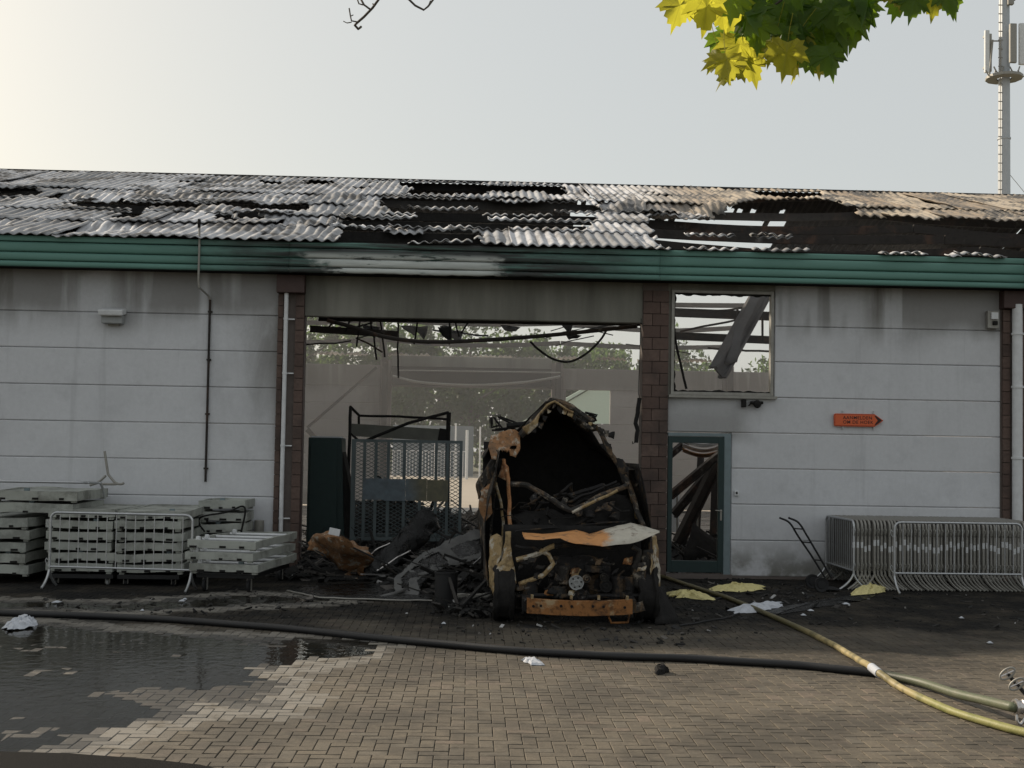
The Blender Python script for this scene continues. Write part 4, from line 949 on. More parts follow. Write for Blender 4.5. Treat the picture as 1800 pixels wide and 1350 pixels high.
MB().tube(rough_path([at(945, 1080, -5.5), at(955, 1094, -5.5), at(985, 1094, -5.5), at(990, 1082, -5.5)], .06, .006, 3), .014, 6).build('undertray_bracket', VM['vandark'], van); MB().tube(rough_path([at(1068, 1080, -5.5), at(1075, 1095, -5.5), at(1104, 1094, -5.5), at(1107, 1080, -5.5)], .06, .006, 4), .014, 6).build('undertray_bracket', VM['rust'], van)
crumple('headlight_scrap', [at(1112, 1060, -5.55), at(1130, 1056, -5.5), at(1134, 1074, -5.5), at(1114, 1078, -5.55)], VM['vanside'], van, .02, 9, 3, .01, 20)
# wheels: bare scorched rims
for (x, y) in ((.46, -5.05), (2.22, -5.05), (.46, -1.2), (2.22, -1.2)):
    wl_ = MB().lathe([(.29, -.13), (.33, -.12), (.335, -.08), (.31, -.06), (.31, .06), (.335, .08), (.33, .12), (.29, .13), (.2, .10), (.06, .10), (0, .10)], (x, y, .333), 'X', 30).build('wheel', VM['char'], van, smooth=True)
    for v_ in wl_.data.vertices: v_.co += mnoise.noise_vector(v_.co*11)*.034
    sub('rim', MB().lathe([(0, -.09), (.07, -.09), (.09, -.05), (.22, -.04), (.27, -.12), (.288, -.125)], (x, y, .333), 'X', 30), VM['vandark'], wl_, smooth=True)
crumple('melted_liner', [at(1158, 1032, -5.0), at(1166, 1030, -4.9), at(1180, 1060, -4.95), at(1194, 1096, -5.1), at(1170, 1098, -5.3), at(1150, 1099, -5.35), at(1152, 1060, -5.2)], VM['char'], van, .035, 5, 4, .012, 21)
q_ = random.Random(77)
for k in range(34):
    a = (q_.uniform(902, 1095), q_.uniform(862, 932)); b = (a[0]+q_.uniform(-45, 45), a[1]+q_.uniform(-22, 22)); Y_ = -4.1-.45*q_.random()
    vt('cabin_wreckage', [(*a, Y_), ((a[0]+b[0])/2+q_.uniform(-9, 9), (a[1]+b[1])/2+q_.uniform(-9, 9), Y_-.1), (*b, Y_)], q_.uniform(.006, .022), q_.choice(('vandark', 'vanside', 'vandark', 'char')), 200+k, 5, None, .03)
for k in range(12):
    a = (q_.uniform(905, 1100), q_.uniform(870, 930)); w_ = q_.uniform(8, 22)
    crumple('cabin_scrap', [at(a[0], a[1], -4.4), at(a[0]+w_, a[1]+q_.uniform(-8, 4), -4.35), at(a[0]+w_*.8, a[1]+q_.uniform(5, 14), -4.5), at(a[0]-3, a[1]+10, -4.5)], VM[q_.choice(('vanside', 'vandark', 'char'))], van, .03, 8, 3, .006, 300+k)
for k in range(22):
    a = (q_.uniform(908, 1128), q_.uniform(968, 1046)); w_ = q_.uniform(6, 18)
    crumple('engine_scrap', [at(a[0], a[1], -5.3), at(a[0]+w_, a[1]+q_.uniform(-5, 4), -5.26), at(a[0]+w_*.8, a[1]+q_.uniform(5, 14), -5.32), at(a[0]-3, a[1]+9, -5.3)], VM[q_.choice(('vanside', 'vandark', 'tan', 'rust', 'vandark'))], van, .025, 10, 3, .008, 330+k)
for k in range(16):
    a = 935+k*9; yy = 745-(k*2.2 if k < 4 else 0) if False else (752-(a-935)*1.25 if a < 970 else 708+(a-970)*.52); w_ = q_.uniform(5, 12)
    crumple('header_tatter', [at(a, yy, -4.0), at(a+w_, yy+q_.uniform(-4, 4), -4.0), at(a+w_*.7, yy+q_.uniform(6, 16), -4.02), at(a-1, yy+q_.uniform(4, 9), -4.02)], VM[q_.choice(('vandark', 'vanside', 'char', 'tan'))], van, .02, 10, 3, .005, 500+k)
for k, pts in enumerate((((866, 812), (874, 830), (868, 870), (858, 862), (856, 830)), ((846, 862), (862, 850), (866, 900), (850, 920), (842, 890)), ((1060, 770), (1072, 782), (1082, 806), (1070, 800)), ((1104, 862), (1116, 868), (1128, 915), (1114, 912)), ((918, 752), (936, 742), (950, 726), (944, 748), (926, 764)), ((1010, 728), (1030, 742), (1048, 756), (1030, 752)))):
    crumple('torn_skin', [at(a_, b_, -4.22) for a_, b_ in pts], VM[('vanside', 'tanorange', 'vanside', 'tan', 'tan', 'vanside')[k]], van, .03, 7, 4, .008, 360+k)
# roof load burnt to wire: small rack remains on the roof edge
for k in range(7): vt('roof_rack_tube', [(862+k*3, 733+(k % 2)*22, -3.2), (864+k*11, 752+4*math.sin(k), -3.2), (880+k*9, 748+(k*7) % 14, -3.2)], .014, 'char', 70+k, 5)
for k in range(4): vt('roof_rack_tube', [(861+k*6, 731, -3.2), (861+k*6, 752, -3.2)], .006, 'char', 80+k, 5)
vt('roof_rack_tube', [(861, 731, -3.2), (881, 731, -3.2)], .006, 'char', 85); vt('roof_rack_tube', [(890, 748, -3.3), (918, 746, -3.3), (932, 742, -3.3)], .04, 'char', 86)
for k in range(5): vt('roof_fitting', [(1030+k*4, 725+(k*5) % 12, -3.4), (1050-(k*3) % 7, 730+k*3, -3.4), (1036, 742, -3.4)], .018, 'char', 90+k, 5, None, .03)

def ribbon(pts, w, nrm):
    mb = MB(); m = len(pts)
    for i, p in enumerate(pts):
        t = (pts[min(i+1, m-1)]-pts[max(i-1, 0)]).normalized(); sd = t.cross(nrm).normalized()*(w/2*(1+.5*nz(p.x*6, p.z*6, i*.3)))
        mb.v += [tuple(p-sd), tuple(p+nrm*.018), tuple(p+sd)]
    for i in range(m-1): a = i*3; mb.f += [(a, a+1, a+4, a+3), (a+1, a+2, a+5, a+4)]
    return mb
MT['rib'] = flat('ash_grey_rib', (.12, .12, .117), .75, .1, .65, 5)
# ------------------------------------------------------------------ wreckage around the van
crumple('rust_orange_sheet', [gr(536, 968, .42), gr(545, 945, .62), gr(585, 930, .78), gr(600, 945, .72), gr(640, 965, .45), gr(660, 978, .4), gr(648, 1005, .1), gr(622, 1018, .03), gr(598, 1008, .06), gr(575, 972, .38)], MT['tanorange'], None, .075, 4.2, 6, .006, 31)
for nm, kk in (('rust_orange_sheet', ('rust-orange buckled sheet lying in front of the steel cabinet', 'metal sheet')),): tag(bpy.data.objects[nm], *kk)
pa = thing('black_crumpled_panel', (-1.05, -1.0, .0), 'glossy black crumpled panel leaning before the mesh trolley', 'panel')
crumple('panel', [at(640, 1005, -.8), at(655, 985, -.75), at(700, 935, -.4), at(735, 900, 0), at(752, 887, .15), at(768, 910, .1), at(775, 930, 0), at(745, 955, -.3), at(700, 990, -.7), at(665, 1008, -.9)], MT['gloss'], pa, .08, 3.0, 6, .015, 32)
MB().tube(rough_path([at(662, 1004, -.95), at(690, 985, -.85), at(720, 968, -.6)], .08, .02, 2), .012, 6).build('torn_edge', MT['chrome'], pa); MB().tube(rough_path([at(650, 975, -.8), at(672, 960, -.8), at(685, 955, -.75)], .05, .03, 5), .01, 6).build('torn_edge', MT['chrome'], pa)
hf = thing('bonnet_frame', (-.5, -2.6, 0), 'ash-grey inner bonnet frame with large cut-outs leaning beside the van', 'bonnet')
def hp(px, py): t = (py-930)/130; return at(px, py, -.6-2.5*t)
BF = [(690,1022),(700,1008),(716,996),(745,971),(790,948),(835,934),(872,929),(892,946),(884,972),(830,986),(780,997),(752,1007),(732,1020),(740,1036),(728,1056),(714,1052),(700,1040)]
BHOLES = [[(722,1001),(750,981),(772,970),(786,984),(754,997),(738,1007)], [(794,964),(830,948),(864,941),(876,961),(832,975),(808,981)], [(703,1021),(716,1010),(726,1010),(716,1024),(722,1038),(708,1034)]]
def bkeep(u, v):
    x, y = 684+u*214+4*nz(u*9, v*9), 926+v*134+4*nz(u*9+5, v*9)
    return inside(BF, x, y) and not any(inside(h_, x, y) for h_ in BHOLES)
fs = MB().grid(lambda u, v: hp(684+u*214, 926+v*134)+Vector((0, -.04+.05*nz(u*5, v*5)+.02*nz(u*19, v*17), .03*nz(u*8, v*6, 3))), 116, 74, bkeep)
for k, isl in enumerate(fs.islands(20)): isl.build('pressed_frame', MT['rib'], hf, smooth=True, solid=.012)
ribbon([hp(*p)+Vector((0, -.05, .03)) for p in ((666, 1053), (690, 1047), (712, 1040))], .07, Vector((0, -.3, .95))).build('torn_strip', MT['rib'], hf, smooth=True, solid=.01)
crumple('inner_skin', [hp(696, 1024), hp(750, 975), hp(850, 934), hp(868, 975), hp(770, 1000), hp(728, 1048)], MT['gloss'], hf, .03, 5, 5, .01, 34)
bk = thing('black_bucket', tuple(gr(783, 1077)), 'soot-black round bin on the paving beside the van wheel', 'bin')
bp_ = gr(783, 1073); bp_ = Vector((bp_.x, bp_.y+.13, 0))
MB().lathe([(.0, .0), (.135, .0), (.142, .02), (.148, .3), (.15, .46), (.157, .465), (.157, .49), (.14, .49), (.136, .46), (.13, .05), (0, .05)], bp_, 'Z', 28).build('shell', MT['black'], bk, smooth=True)
MB().tube(rough_path([bp_+Vector((-.12, -.05, .49)), bp_+Vector((-.02, -.1, .52)), bp_+Vector((.12, -.04, .50))], .05, .02, 1), .014, 6).build('melted_rim', MT['char'], bk)
crumple('flat_black_sheet', [gr(505, 1040), gr(560, 1052), gr(640, 1056), gr(760, 1058), gr(760, 1030), gr(640, 1028), gr(540, 1030)], MT['gloss'], None, .012, 2.5, 6, .004, 35); tag(bpy.data.objects['flat_black_sheet'], 'thin black sheet lying flat on the paving before the bonnet frame', 'metal sheet'); bpy.data.objects['flat_black_sheet'].location.z = .02
tag(MB().tube(rough_path([gr(505, 1038, .02), gr(560, 1050, .02), gr(680, 1055, .02), gr(760, 1056, .02)], .1, .01, 3), .012, 6).build('bent_strip', MT['galv_dull']), 'thin bent metal strip on the paving in front of the orange sheet', 'metal strip')
tag(MB().box(tuple(gr(588, 935, .86)), (.16, .02, .10), Matrix.Rotation(.2, 3, 'Y')).build('white_plate', MT['white'], None, bevel=.004), 'small white plate standing on top of the orange sheet', 'plate')
MB_ = MB().tube(rough_path([gr(805, 1050, .1), gr(860, 1048, .1)], .05, .02, 4), .05, 7); tag(MB_.build('scorched_tube', MT['galv_dull']), 'short ash-grey tube lying between black bin and van', 'tube')

# ------------------------------------------------------------------ crowd barriers
BH, BR = 1.08, .019
def loop_pts(Lb, z0, z1, rad, n=6):
    pts = []
    for cx, cz, a0 in ((rad, z1-rad, math.pi), (Lb-rad, z1-rad, math.pi/2)):
        for k in range(n+1):
            a = a0-k/n*math.pi/2; pts.append(Vector((cx+rad*math.cos(a), 0, cz+rad*math.sin(a))))
    return [Vector((0, 0, z0))]+pts+[Vector((Lb, 0, z0))]
def barrier_parts(root, Lb, nb, single, mat, feet=((0, 1), (1, 1)), band=False):
    """local coordinates: length along x from 0 to Lb, feet along y"""
    zb = .30
    MB().tube(loop_pts(Lb, .22, BH, .10), BR, 8).build('frame', mat, root, smooth=True, local=True)
    MB().tube([(0, 0, zb), (Lb, 0, zb)], .016, 8).build('bottom_rail', mat, root, smooth=True, local=True)
    if single:
        for k in range(nb):
            x = Lb*(k+1)/(nb+1); MB().tube([(x, 0, zb), (x, 0, BH-.006)], .0075, 6).build('bar', mat, root, smooth=True, local=True)
    else:
        mb = MB()
        for k in range(nb): x = Lb*(k+1)/(nb+1); mb.tube([(x, 0, zb), (x, 0, BH-.006)], .0075, 5)
        o = mb.build('infill_bar', mat, root, smooth=True, local=True); o['kind'] = 'stuff'
    for e, sg in feet:
        x = e*Lb
        MB().tube(smooth_path([(x, .0, .36), (x, 0, .26), (x, sg*.05, .16), (x, sg*.13, .075), (x, sg*.22, .012)], 4), BR*.95, 8).build('foot', mat, root, smooth=True, local=True)
    for z in (.34, .88):
        MB().tube(smooth_path([(-.015, 0, z-.03), (-.045, 0, z), (-.06, 0, z+.05), (-.045, 0, z+.08), (-.03, 0, z+.05)], 3), .007, 5).build('hook', mat, root, smooth=True, local=True)
    if band: MB().tube([(0, 0, .66), (0, 0, .75)], BR*1.06, 8).build('reflective_band', MT['white'], root, smooth=True, local=True)
# one standing in front of the platforms
a, b = Vector((-6.02, -2.36, 0)), Vector((-3.93, -2.62, 0))
t = thing('crowd_barrier', a, 'galvanised crowd barrier standing alone before the stacked cream platforms', 'barrier', 'crowd barriers', math.atan2(b.y-a.y, b.x-a.x))
barrier_parts(t, (b-a).length, 14, True, MT['galv'], ((0, -1), (1, -1), (0, 1), (1, 1)))
# one lying on the highest platforms with its feet up
t = thing('crowd_barrier', at(178, 852, -1.5)+Vector((0, 0, -.02)), 'galvanised crowd barrier lying on top of the platforms with feet in the air', 'barrier', 'crowd barriers')
t.rotation_euler = (R_(-88), 0, R_(180)); t.location = at(185, 849, -1.2)
barrier_parts(t, 2.05, 14, True, MT['galv'], ((0, 1), (1, 1)))
for q in ([(158, 853), (172, 848), (186, 836)], [(184, 793), (187, 815), (190, 834)], [(190, 834), (202, 848), (212, 851), (218, 849)], [(176, 851), (205, 851)]):
    o = MB().tube(smooth_path([at(*p, -1.15) for p in q], 4), .020, 7).build('bent_leg', MT['galv_dull'], None, smooth=True); o.parent = t; o.matrix_parent_inverse = (Matrix.Translation(t.location) @ t.rotation_euler.to_matrix().to_4x4()).inverted()
# the row parked end-on against the wall
proto = thing('crowd_barrier', (6.02, -1.45, 0), 'end barrier of the tight row, nearest the hand truck', 'barrier', 'crowd barriers parked end-on against the wall', R_(90))
barrier_parts(proto, 1.40, 13, True, MT['galv'], ((0, -1), (1, -1), (0, 1), (1, 1)), True)
p2 = thing('crowd_barrier', (6.085, -1.45, 0), 'one of the tightly parked galvanised crowd barriers end-on to the wall', 'barrier', 'crowd barriers parked end-on against the wall', R_(90))
barrier_parts(p2, 1.40, 13, False, MT['galv_dull'], ((0, -1), (1, -1)), True)
p3 = thing('crowd_barrier', (6.15, -1.45, 0), 'one of the tightly parked galvanised crowd barriers end-on to the wall', 'barrier', 'crowd barriers parked end-on against the wall', R_(90))
barrier_parts(p3, 1.40, 13, False, MT['galv_dull'], ((0, -1), (1, -1), (0, 1), (1, 1)), True)
index_kids(p2); index_kids(p3)
x = 6.15
for k in range(44):
    x += .0635+rnd.uniform(-.009, .009)
    c = copy_tree(p3 if k < 3 else p2); c.location = (x, -1.45+rnd.uniform(-.03, .03), 0); c.rotation_euler = (0, 0, R_(90+rnd.uniform(-.5, .5)))
    for ch in c.children:
        if ch.name.startswith('reflective_band'): ch.location.z = rnd.uniform(-.07, .05); ch.hide_render = False
a, b = at(1572, 1000, -1.72), at(1796, 1000, -1.66); a.z = b.z = 0
t = thing('crowd_barrier', a, 'galvanised crowd barrier standing crosswise in front of the tight barrier row', 'barrier', 'crowd barriers', math.atan2(b.y-a.y, b.x-a.x))
barrier_parts(t, (b-a).length, 14, True, MT['galv'], ((0, -1), (1, -1)))

# ------------------------------------------------------------------ stacked platforms
def platform(name, loc, dims, label, group, rz=0.0, open_=False, tilt=(0, 0)):
    w, d, h = dims; t = thing(name, loc, label, 'platform', group, rz); t.rotation_euler = (tilt[0], tilt[1], rz); e = .045; sd = rnd.random()*90
    mb = MB()
    def rail(a, b, nrm):
        a, b, nrm = Vector(a), Vector(b), Vector(nrm)
        def f(u, v):
            k = v*4; i = int(k) % 4; f_ = k-int(k); cs = [(0, 0), (0, h), (1, h), (1, 0), (0, 0)]
            c0, c1 = cs[i], cs[min(i+1, 4)]; o_, z_ = c0[0]*(1-f_)+c1[0]*f_, c0[1]*(1-f_)+c1[1]*f_
            p = a.lerp(b, u); return p+nrm*(-o_*e)+Vector((0, 0, z_+.02*nz(p.x*2.4+sd, p.y*2, sd)))
        mb.grid(f, 10, 4)
    rail((-w/2, -d/2, 0), (w/2, -d/2, 0), (0, -1, 0)); rail((-w/2, d/2, 0), (w/2, d/2, 0), (0, 1, 0)); rail((-w/2, -d/2, 0), (-w/2, d/2, 0), (-1, 0, 0)); rail((w/2, -d/2, 0), (w/2, d/2, 0), (1, 0, 0))
    mb.build('rim', MT['cream'], t, local=True)
    if not open_: MB().grid(lambda u, v: ((u-.5)*(w-.05), (v-.5)*(d-.05), h-.025+.012*nz(u*3+sd, v*4)), 8, 12).build('deck', MT['cream'], t, local=True, solid=.02)
    else:
        for yy in (-.28, .0, .3): MB().tube([(-w/2+.05, yy*d, h-.02), (w/2-.05, yy*d, h-.02)], .022, 8).build('cross_tube', MT['white'], t, local=True, smooth=True)
        for yy in (-.45, -.28, .3): MB().lathe([(0, 0), (.035, 0), (.04, .03), (.03, .07), (0, .075)], (-w/2+.12, yy*d, h-.02), 'Z', 10).build('end_cap', MT['white'], t, local=True, smooth=True)
    for sx in (-1, 1):
        for sy in (-1, 1): MB().box((sx*(w/2-.06), sy*(d/2-.06), -.016), (.07, .07, .034)).build('foot', MT['cream'], t, local=True)
    for k in range(3):
        xx = (-.36+.33*k+rnd.uniform(-.06, .06))*w; MB().box((xx, -d/2-.003, .012+rnd.uniform(0, .01)), (rnd.uniform(.05, .11), .012, .03)).build('grip_slot', MT['char'], t, local=True)
    if rnd.random() < .5: MB().box((rnd.uniform(-.3, .3)*w, -d/2+.12, h+.012), (.07, .05, .04)).build('latch', MT['teal'], t, local=True)
    return t
def dolly(loc, w, d, h, label, rz=0.0):
    t = thing('platform_dolly', loc, label, 'dolly', None, rz)
    MB().span((-w/2, -d/2, h-.06), (w/2, -d/2+.06, h)).span((-w/2, d/2-.06, h-.06), (w/2, d/2, h)).span((-w/2, -d/2+.06, h-.06), (-w/2+.06, d/2-.06, h)).span((w/2-.06, -d/2+.06, h-.06), (w/2, d/2-.06, h)).build('frame', MT['black'], t, local=True)
    for sx in (-1, 1):
        for sy in (-1, 1):
            x, y = sx*(w/2-.1), sy*(d/2-.1); r = (h-.08)/2
            wv = MB().lathe([(0, -.018), (r, -.018), (r, .018), (0, .018)], (x, y, r), 'X', 16).build('wheel', MT['black'] if rnd.random() < .7 else MT['grey'], t, local=True, smooth=True)
            sub('fork', MB().box((x-.03, y, r+.02), (.008, .04, r*2)).box((x+.03, y, r+.02), (.008, .04, r*2)), MT['galv_dull'], wv)
ORD = ['lowest', 'second', 'third', 'fourth', 'fifth', 'sixth', 'seventh']
GB = 'cream platforms stacked along the wall'
dolly((-5.68, -1.2, 0), .95, 1.7, .16, 'low dolly under the platform stack behind the lone barrier')
for k in range(6):
    for j, (cx, nm) in enumerate(((-5.69, 'farther from'), (-4.69, 'nearer to'))):
        platform('platform', (cx+rnd.uniform(-.03, .03), -1.16+rnd.uniform(-.04, .04), .2+k*.158), (.97, 1.85, .115), f'{ORD[k]} cream platform of the tall stack behind the barrier, {nm} the opening', GB, rnd.uniform(-.015, .015), False, (rnd.uniform(-.008, .008), rnd.uniform(-.012, .012)))
dolly((-4.69, -1.2, 0), .9, 1.7, .16, 'low dolly under the platform stack beside the open frames')
for k in range(5): platform('platform', (-6.97+rnd.uniform(-.03, .03), -1.12, .14+k*.172), (1.0, 1.8, .13), f'{ORD[k]} platform of the stack cut off at the picture edge', GB, rnd.uniform(-.015, .015), False, (rnd.uniform(-.008, .008), rnd.uniform(-.012, .012)))
for k in range(2): platform('platform', (-6.56+.06*k, -.95, 1.03+k*.19), (1.25, 1.5, .14), ('lower' if k == 0 else 'upper')+' of the two platforms stacked crosswise under the lying barrier', GB, 0, False, (0, rnd.uniform(-.02, .02)))
for k in range(6): platform('platform', (-3.88, -.48+.0*k, .16+k*.185), (.74, .7, .13), f'{ORD[k]} short platform in the dark stack against the wall behind the open frames', GB, rnd.uniform(-.05, .05), False, (0, rnd.uniform(-.03, .03)))
dc = Vector((-3.32, -1.83, 0)); rz = R_(-8)
dolly((dc.x, dc.y, 0), .85, 1.7, .26, 'dark dolly with white wheel under the open frames', rz)
for k in range(3): platform('open_frame', (dc.x-.03*(2-k) + (.07 if k == 0 else 0), dc.y-.02*k, .30+k*.168), (1.0, 1.95, .105), ('lowest', 'middle', 'top')[k]+' open cream frame on the low dolly beside the brown pillar', 'open frames on the dolly', rz+rnd.uniform(-.03, .03), True)
pts = [at(430, 885, -.7), at(432, 900, -.75), at(428, 925, -.8), at(424, 940, -.85)]
tag(MB().tube(smooth_path([at(360, 935, -.95), at(350, 920, -.95), at(356, 908, -.95), at(400, 900, -.9), at(425, 890, -.9), at(431, 900, -.9), at(424, 935, -.9)], 6), .016, 6).build('bent_bracket', MT['char'], None, smooth=True), 'thin dark bent bracket on the side of the short platform stack', 'bracket')
tag(MB().lathe([(0, 0), (.075, 0), (.08, .01), (.08, .24), (.07, .25), (0, .25)], (-3.42, -.16, .62), 'Z', 18).build('metal_canister', MT['galv_dull'], None, smooth=True), 'grey metal canister against the wall behind the open frames', 'canister')

# ------------------------------------------------------------------ hand truck
ht = thing('hand_truck', tuple(gr(1440, 1022)), 'black tubular hand truck leaning against the end barrier', 'hand truck')
HY = -1.7
def hk(px, py, dy=0.0): return at(px, py, HY+dy)
for dy, ox in ((0, 0), (.36, -16)):
    MB().tube(smooth_path([hk(1386+ox, 910, dy), hk(1404+ox, 919, dy), hk(1420+ox, 944, dy), hk(1440+ox*.8, 978, dy), hk(1462+ox*.7, 1016, dy)], 5), .016, 7).build('side_rail', MT['black'], ht, smooth=True)
for p in ((1410, 930), (1425, 954), (1443, 985)): MB().tube([hk(*p), hk(p[0]-13, p[1]-1, .36)], .011, 6).build('cross_bar', MT['black'], ht)
for dy in (-.05, .41): MB().lathe([(0, -.03), (.06, -.03), (.065, -.02), (.11, -.03), (.11, .03), (0, .03)], (hk(1442, 1012, 0).x, HY+dy, .115), 'Y', 18).build('wheel', MT['black'], ht, smooth=True)
MB().box((hk(1466, 1018).x, HY+.18, .035), (.22, .4, .012)).build('toe_plate', MT['black'], ht)

# ------------------------------------------------------------------ things on the facade
def sign():
    t = thing('arrow_sign', (6.56, -.05, 2.69), 'orange arrow-shaped sign reading AANMELDEN OM DE HOEK on the wall', 'sign')
    x0, x1, z0, z1, tip = 6.14, 6.83, 2.585, 2.80, 6.985; zc = (z0+z1)/2
    def outline(e):
        p = []
        for cx, cz, a0 in ((x0+.03, z0+.03, 180), (x0+.03, z1-.03, 90)):
            q = []
            for k in range(5): a = R_(a0 + (90*k/4 if a0 == 180 else 90-90*k/4*1)); q.append((cx+(.03-e)*math.cos(a), cz+(.03-e)*math.sin(a)))
            p += (q[::-1] if a0 == 180 else q[::1][::1]) if False else (sorted(q, key=lambda r: r[1]) if a0 == 180 else sorted(q, key=lambda r: r[1]))
        left = sorted(p, key=lambda r: r[1])
        return left+[(x1, z1-e), (tip-e*1.4, zc), (x1, z0+e)]
    MB().prism(outline(0), 'Y', -.05, -.03).build('border', MT['orange_sign'], t); MB().prism(outline(.010), 'Y', -.053, -.049).build('inner_line', MT['red_sign'], t); MB().prism(outline(.018), 'Y', -.0555, -.0525).build('face', MT['orange_sign'], t)
    MB().prism([(x1-.005, z1-.03), (x1+.025, z1-.033), (tip-.03, zc), (x1+.025, z0+.033), (x1-.005, z0+.03), (x1+.055, zc)], 'Y', -.0575, -.0550).build('arrow_head', MT['sign_dark'], t)
    for body, z, dx in (('AANMELDEN', 2.706, .0), ('OM DE HOEK', 2.632, .0)):
        cu = bpy.data.curves.new('lettering', 'FONT'); cu.body = body; cu.size = .078; cu.extrude = .0008; cu.space_character = 1.12; cu.offset = .0008
        cu.materials.append(MT['red_sign'] if False else MT['sign_dark']); tmp = bpy.data.objects.new('lettering_source', cu); me = bpy.data.meshes.new_from_object(tmp); bpy.data.objects.remove(tmp); me.materials.clear(); me.materials.append(MT['sign_dark']); o = bpy.data.objects.new('lettering', me); COL.objects.link(o); o.parent = t
        o.location = (6.29-6.56, -.0565+.05, z-2.69); o.rotation_euler = (R_(90), 0, 0)
    for x in (6.30, 6.83): MB().span((x-.008, -.029, 2.53), (x+.008, -.006, 2.85)).build('bracket', MT['galv'], t)
sign()
fl = thing('wall_floodlight', (-5.91, -.1, 4.15), 'pale boxy floodlight mounted high on the wall above the platforms', 'light')
MB().box((-5.91, -.15, 4.25), (.40, .24, .09), Matrix.Rotation(R_(12), 3, 'X')).build('head', MT['white'], fl, bevel=.015); MB().box((-5.91, -.10, 4.13), (.34, .16, .14)).build('housing', MT['grey'], fl, bevel=.012); MB().box((-5.91, -.03, 4.10), (.18, .06, .14)).build('bracket', MT['galv_dull'], fl)
MB().box((-5.91, -.152, 4.20), (.34, .18, .012), Matrix.Rotation(R_(12), 3, 'X')).build('lens', MT['galv'], fl)
cd = thing('wall_conduit', (-4.35, -.03, 1.5), 'thin dark conduit running down the wall from the eaves', 'pipe')
MB().tube([(-4.46, -.455, 5.75), (-4.45, -.445, 5.4), (-4.45, -.445, 4.75), (-4.44, -.42, 4.65), (-4.37, -.06, 4.56), (-4.345, -.035, 4.5)], .018, 8).build('upper_conduit', MT['galv_dull'], cd, smooth=True)
MB().tube([(-4.345, -.035, 4.5), (-4.34, -.035, 1.48)], .02, 8).build('conduit', MT['beam'], cd, smooth=True)
for z in (1.7, 2.6, 3.5, 4.3): MB().box((-4.34, -.025, z), (.07, .05, .03)).build('clip', MT['beam'], cd)
MB().tube([(-4.46, -.46, 5.76), (-4.46, -.46, 5.62)], .026, 8).build('conduit_cap', MT['char'], cd)
sc = thing('motion_sensor_light', (8.85, -.1, 4.45), 'small white sensor lamp in a grey box near the far pillar', 'light')
MB().box((8.85, -.05, 4.44), (.2, .1, .30)).build('box', MT['galv_dull'], sc, bevel=.012); MB().box((8.86, -.115, 4.50), (.12, .04, .12)).build('lens', MT['white'], sc, bevel=.01); MB().box((8.87, -.11, 4.38), (.08, .06, .07)).build('sensor', MT['char'], sc, bevel=.01)
ul = thing('scorched_lamp', (4.78, -.1, 2.95), 'scorched oval lamp hanging under the window sill', 'light')
MB().lathe([(0, -.05), (.05, -.045), (.07, 0), (.05, .04), (0, .05)], (4.82, -.1, 2.93), 'Y', 14).build('head', MT['char'], ul, smooth=True); MB().box((4.82, -.06, 2.955), (.21, .10, .05)).build('shade', MT['char'], ul, bevel=.015); MB().tube([(4.72, -.06, 2.94), (4.68, -.06, 2.90)], .012, 6).build('arm', MT['char'], ul)
tag(MB().box((4.60, -.06, 2.94), (.07, .10, .13)).build('scorched_junction_box', MT['char'], None, bevel=.008), 'small scorched box beside the lamp under the window', 'box')
kb = thing('door_keypad', (4.50, -.02, 1.45), 'small white keypad beside the teal door frame', 'keypad')
MB().box((4.50, -.025, 1.43), (.075, .04, .085)).build('case', MT['white'], kb, bevel=.006); MB().box((4.50, -.047, 1.435), (.03, .006, .04)).build('button', MT['char'], kb)

# ------------------------------------------------------------------ hoses and litter
HB = [gr(*p, .038) for p in ((-120,1070),(0,1077),(150,1082),(300,1089),(420,1098),(520,1106),(660,1121),(800,1134),(900,1143),(1000,1149),(1100,1154),(1200,1157),(1300,1163),(1400,1169),(1470,1176),(1530,1182))]
HB2 = [gr(1565, 1188, .04), gr(1620, 1200, .05), gr(1680, 1219, .07), gr(1730, 1231, .10), gr(1775, 1242, .13), gr(1783, 1243, .13)]
hb_ = smooth_path(HB+HB2, 8)
tag(MB().tube(hb_, [.039+.003*nz(i*.23, 1)+.0015*nz(i*.9) for i in range(len(hb_))], 14).build('fire_hose', MT['bhose'], None, smooth=True), 'thick black fire hose running across the paving past the van', 'hose')
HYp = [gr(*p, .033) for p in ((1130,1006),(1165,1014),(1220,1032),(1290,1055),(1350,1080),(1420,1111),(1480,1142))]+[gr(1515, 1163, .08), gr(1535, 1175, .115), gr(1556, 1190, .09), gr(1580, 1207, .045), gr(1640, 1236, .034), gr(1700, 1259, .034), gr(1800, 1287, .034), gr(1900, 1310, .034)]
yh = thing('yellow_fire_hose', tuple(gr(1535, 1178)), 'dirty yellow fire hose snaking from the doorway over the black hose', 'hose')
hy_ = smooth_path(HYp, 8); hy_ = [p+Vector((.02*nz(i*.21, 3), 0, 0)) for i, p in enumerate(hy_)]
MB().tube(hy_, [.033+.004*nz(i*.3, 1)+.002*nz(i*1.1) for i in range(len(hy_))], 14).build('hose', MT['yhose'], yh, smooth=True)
c1, c2 = gr(1532, 1173, .113), gr(1546, 1184, .102)
MB().tube([c1, c1.lerp(c2, .5), c2], .042, 12).build('sleeve', MT['foam'], yh, smooth=True)
dv = thing('hose_divider', tuple(gr(1800, 1260)), 'alloy hose divider with handwheels at the end of the green hose', 'valve')
v0 = gr(1783, 1243, .13)
MB().lathe([(.045, 0), (.062, 0), (.066, .02), (.052, .03), (.052, .06), (.06, .065), (.06, .09), (0, .09)], v0, 'X', 18).build('coupling', MT['chrome'], dv, smooth=True)
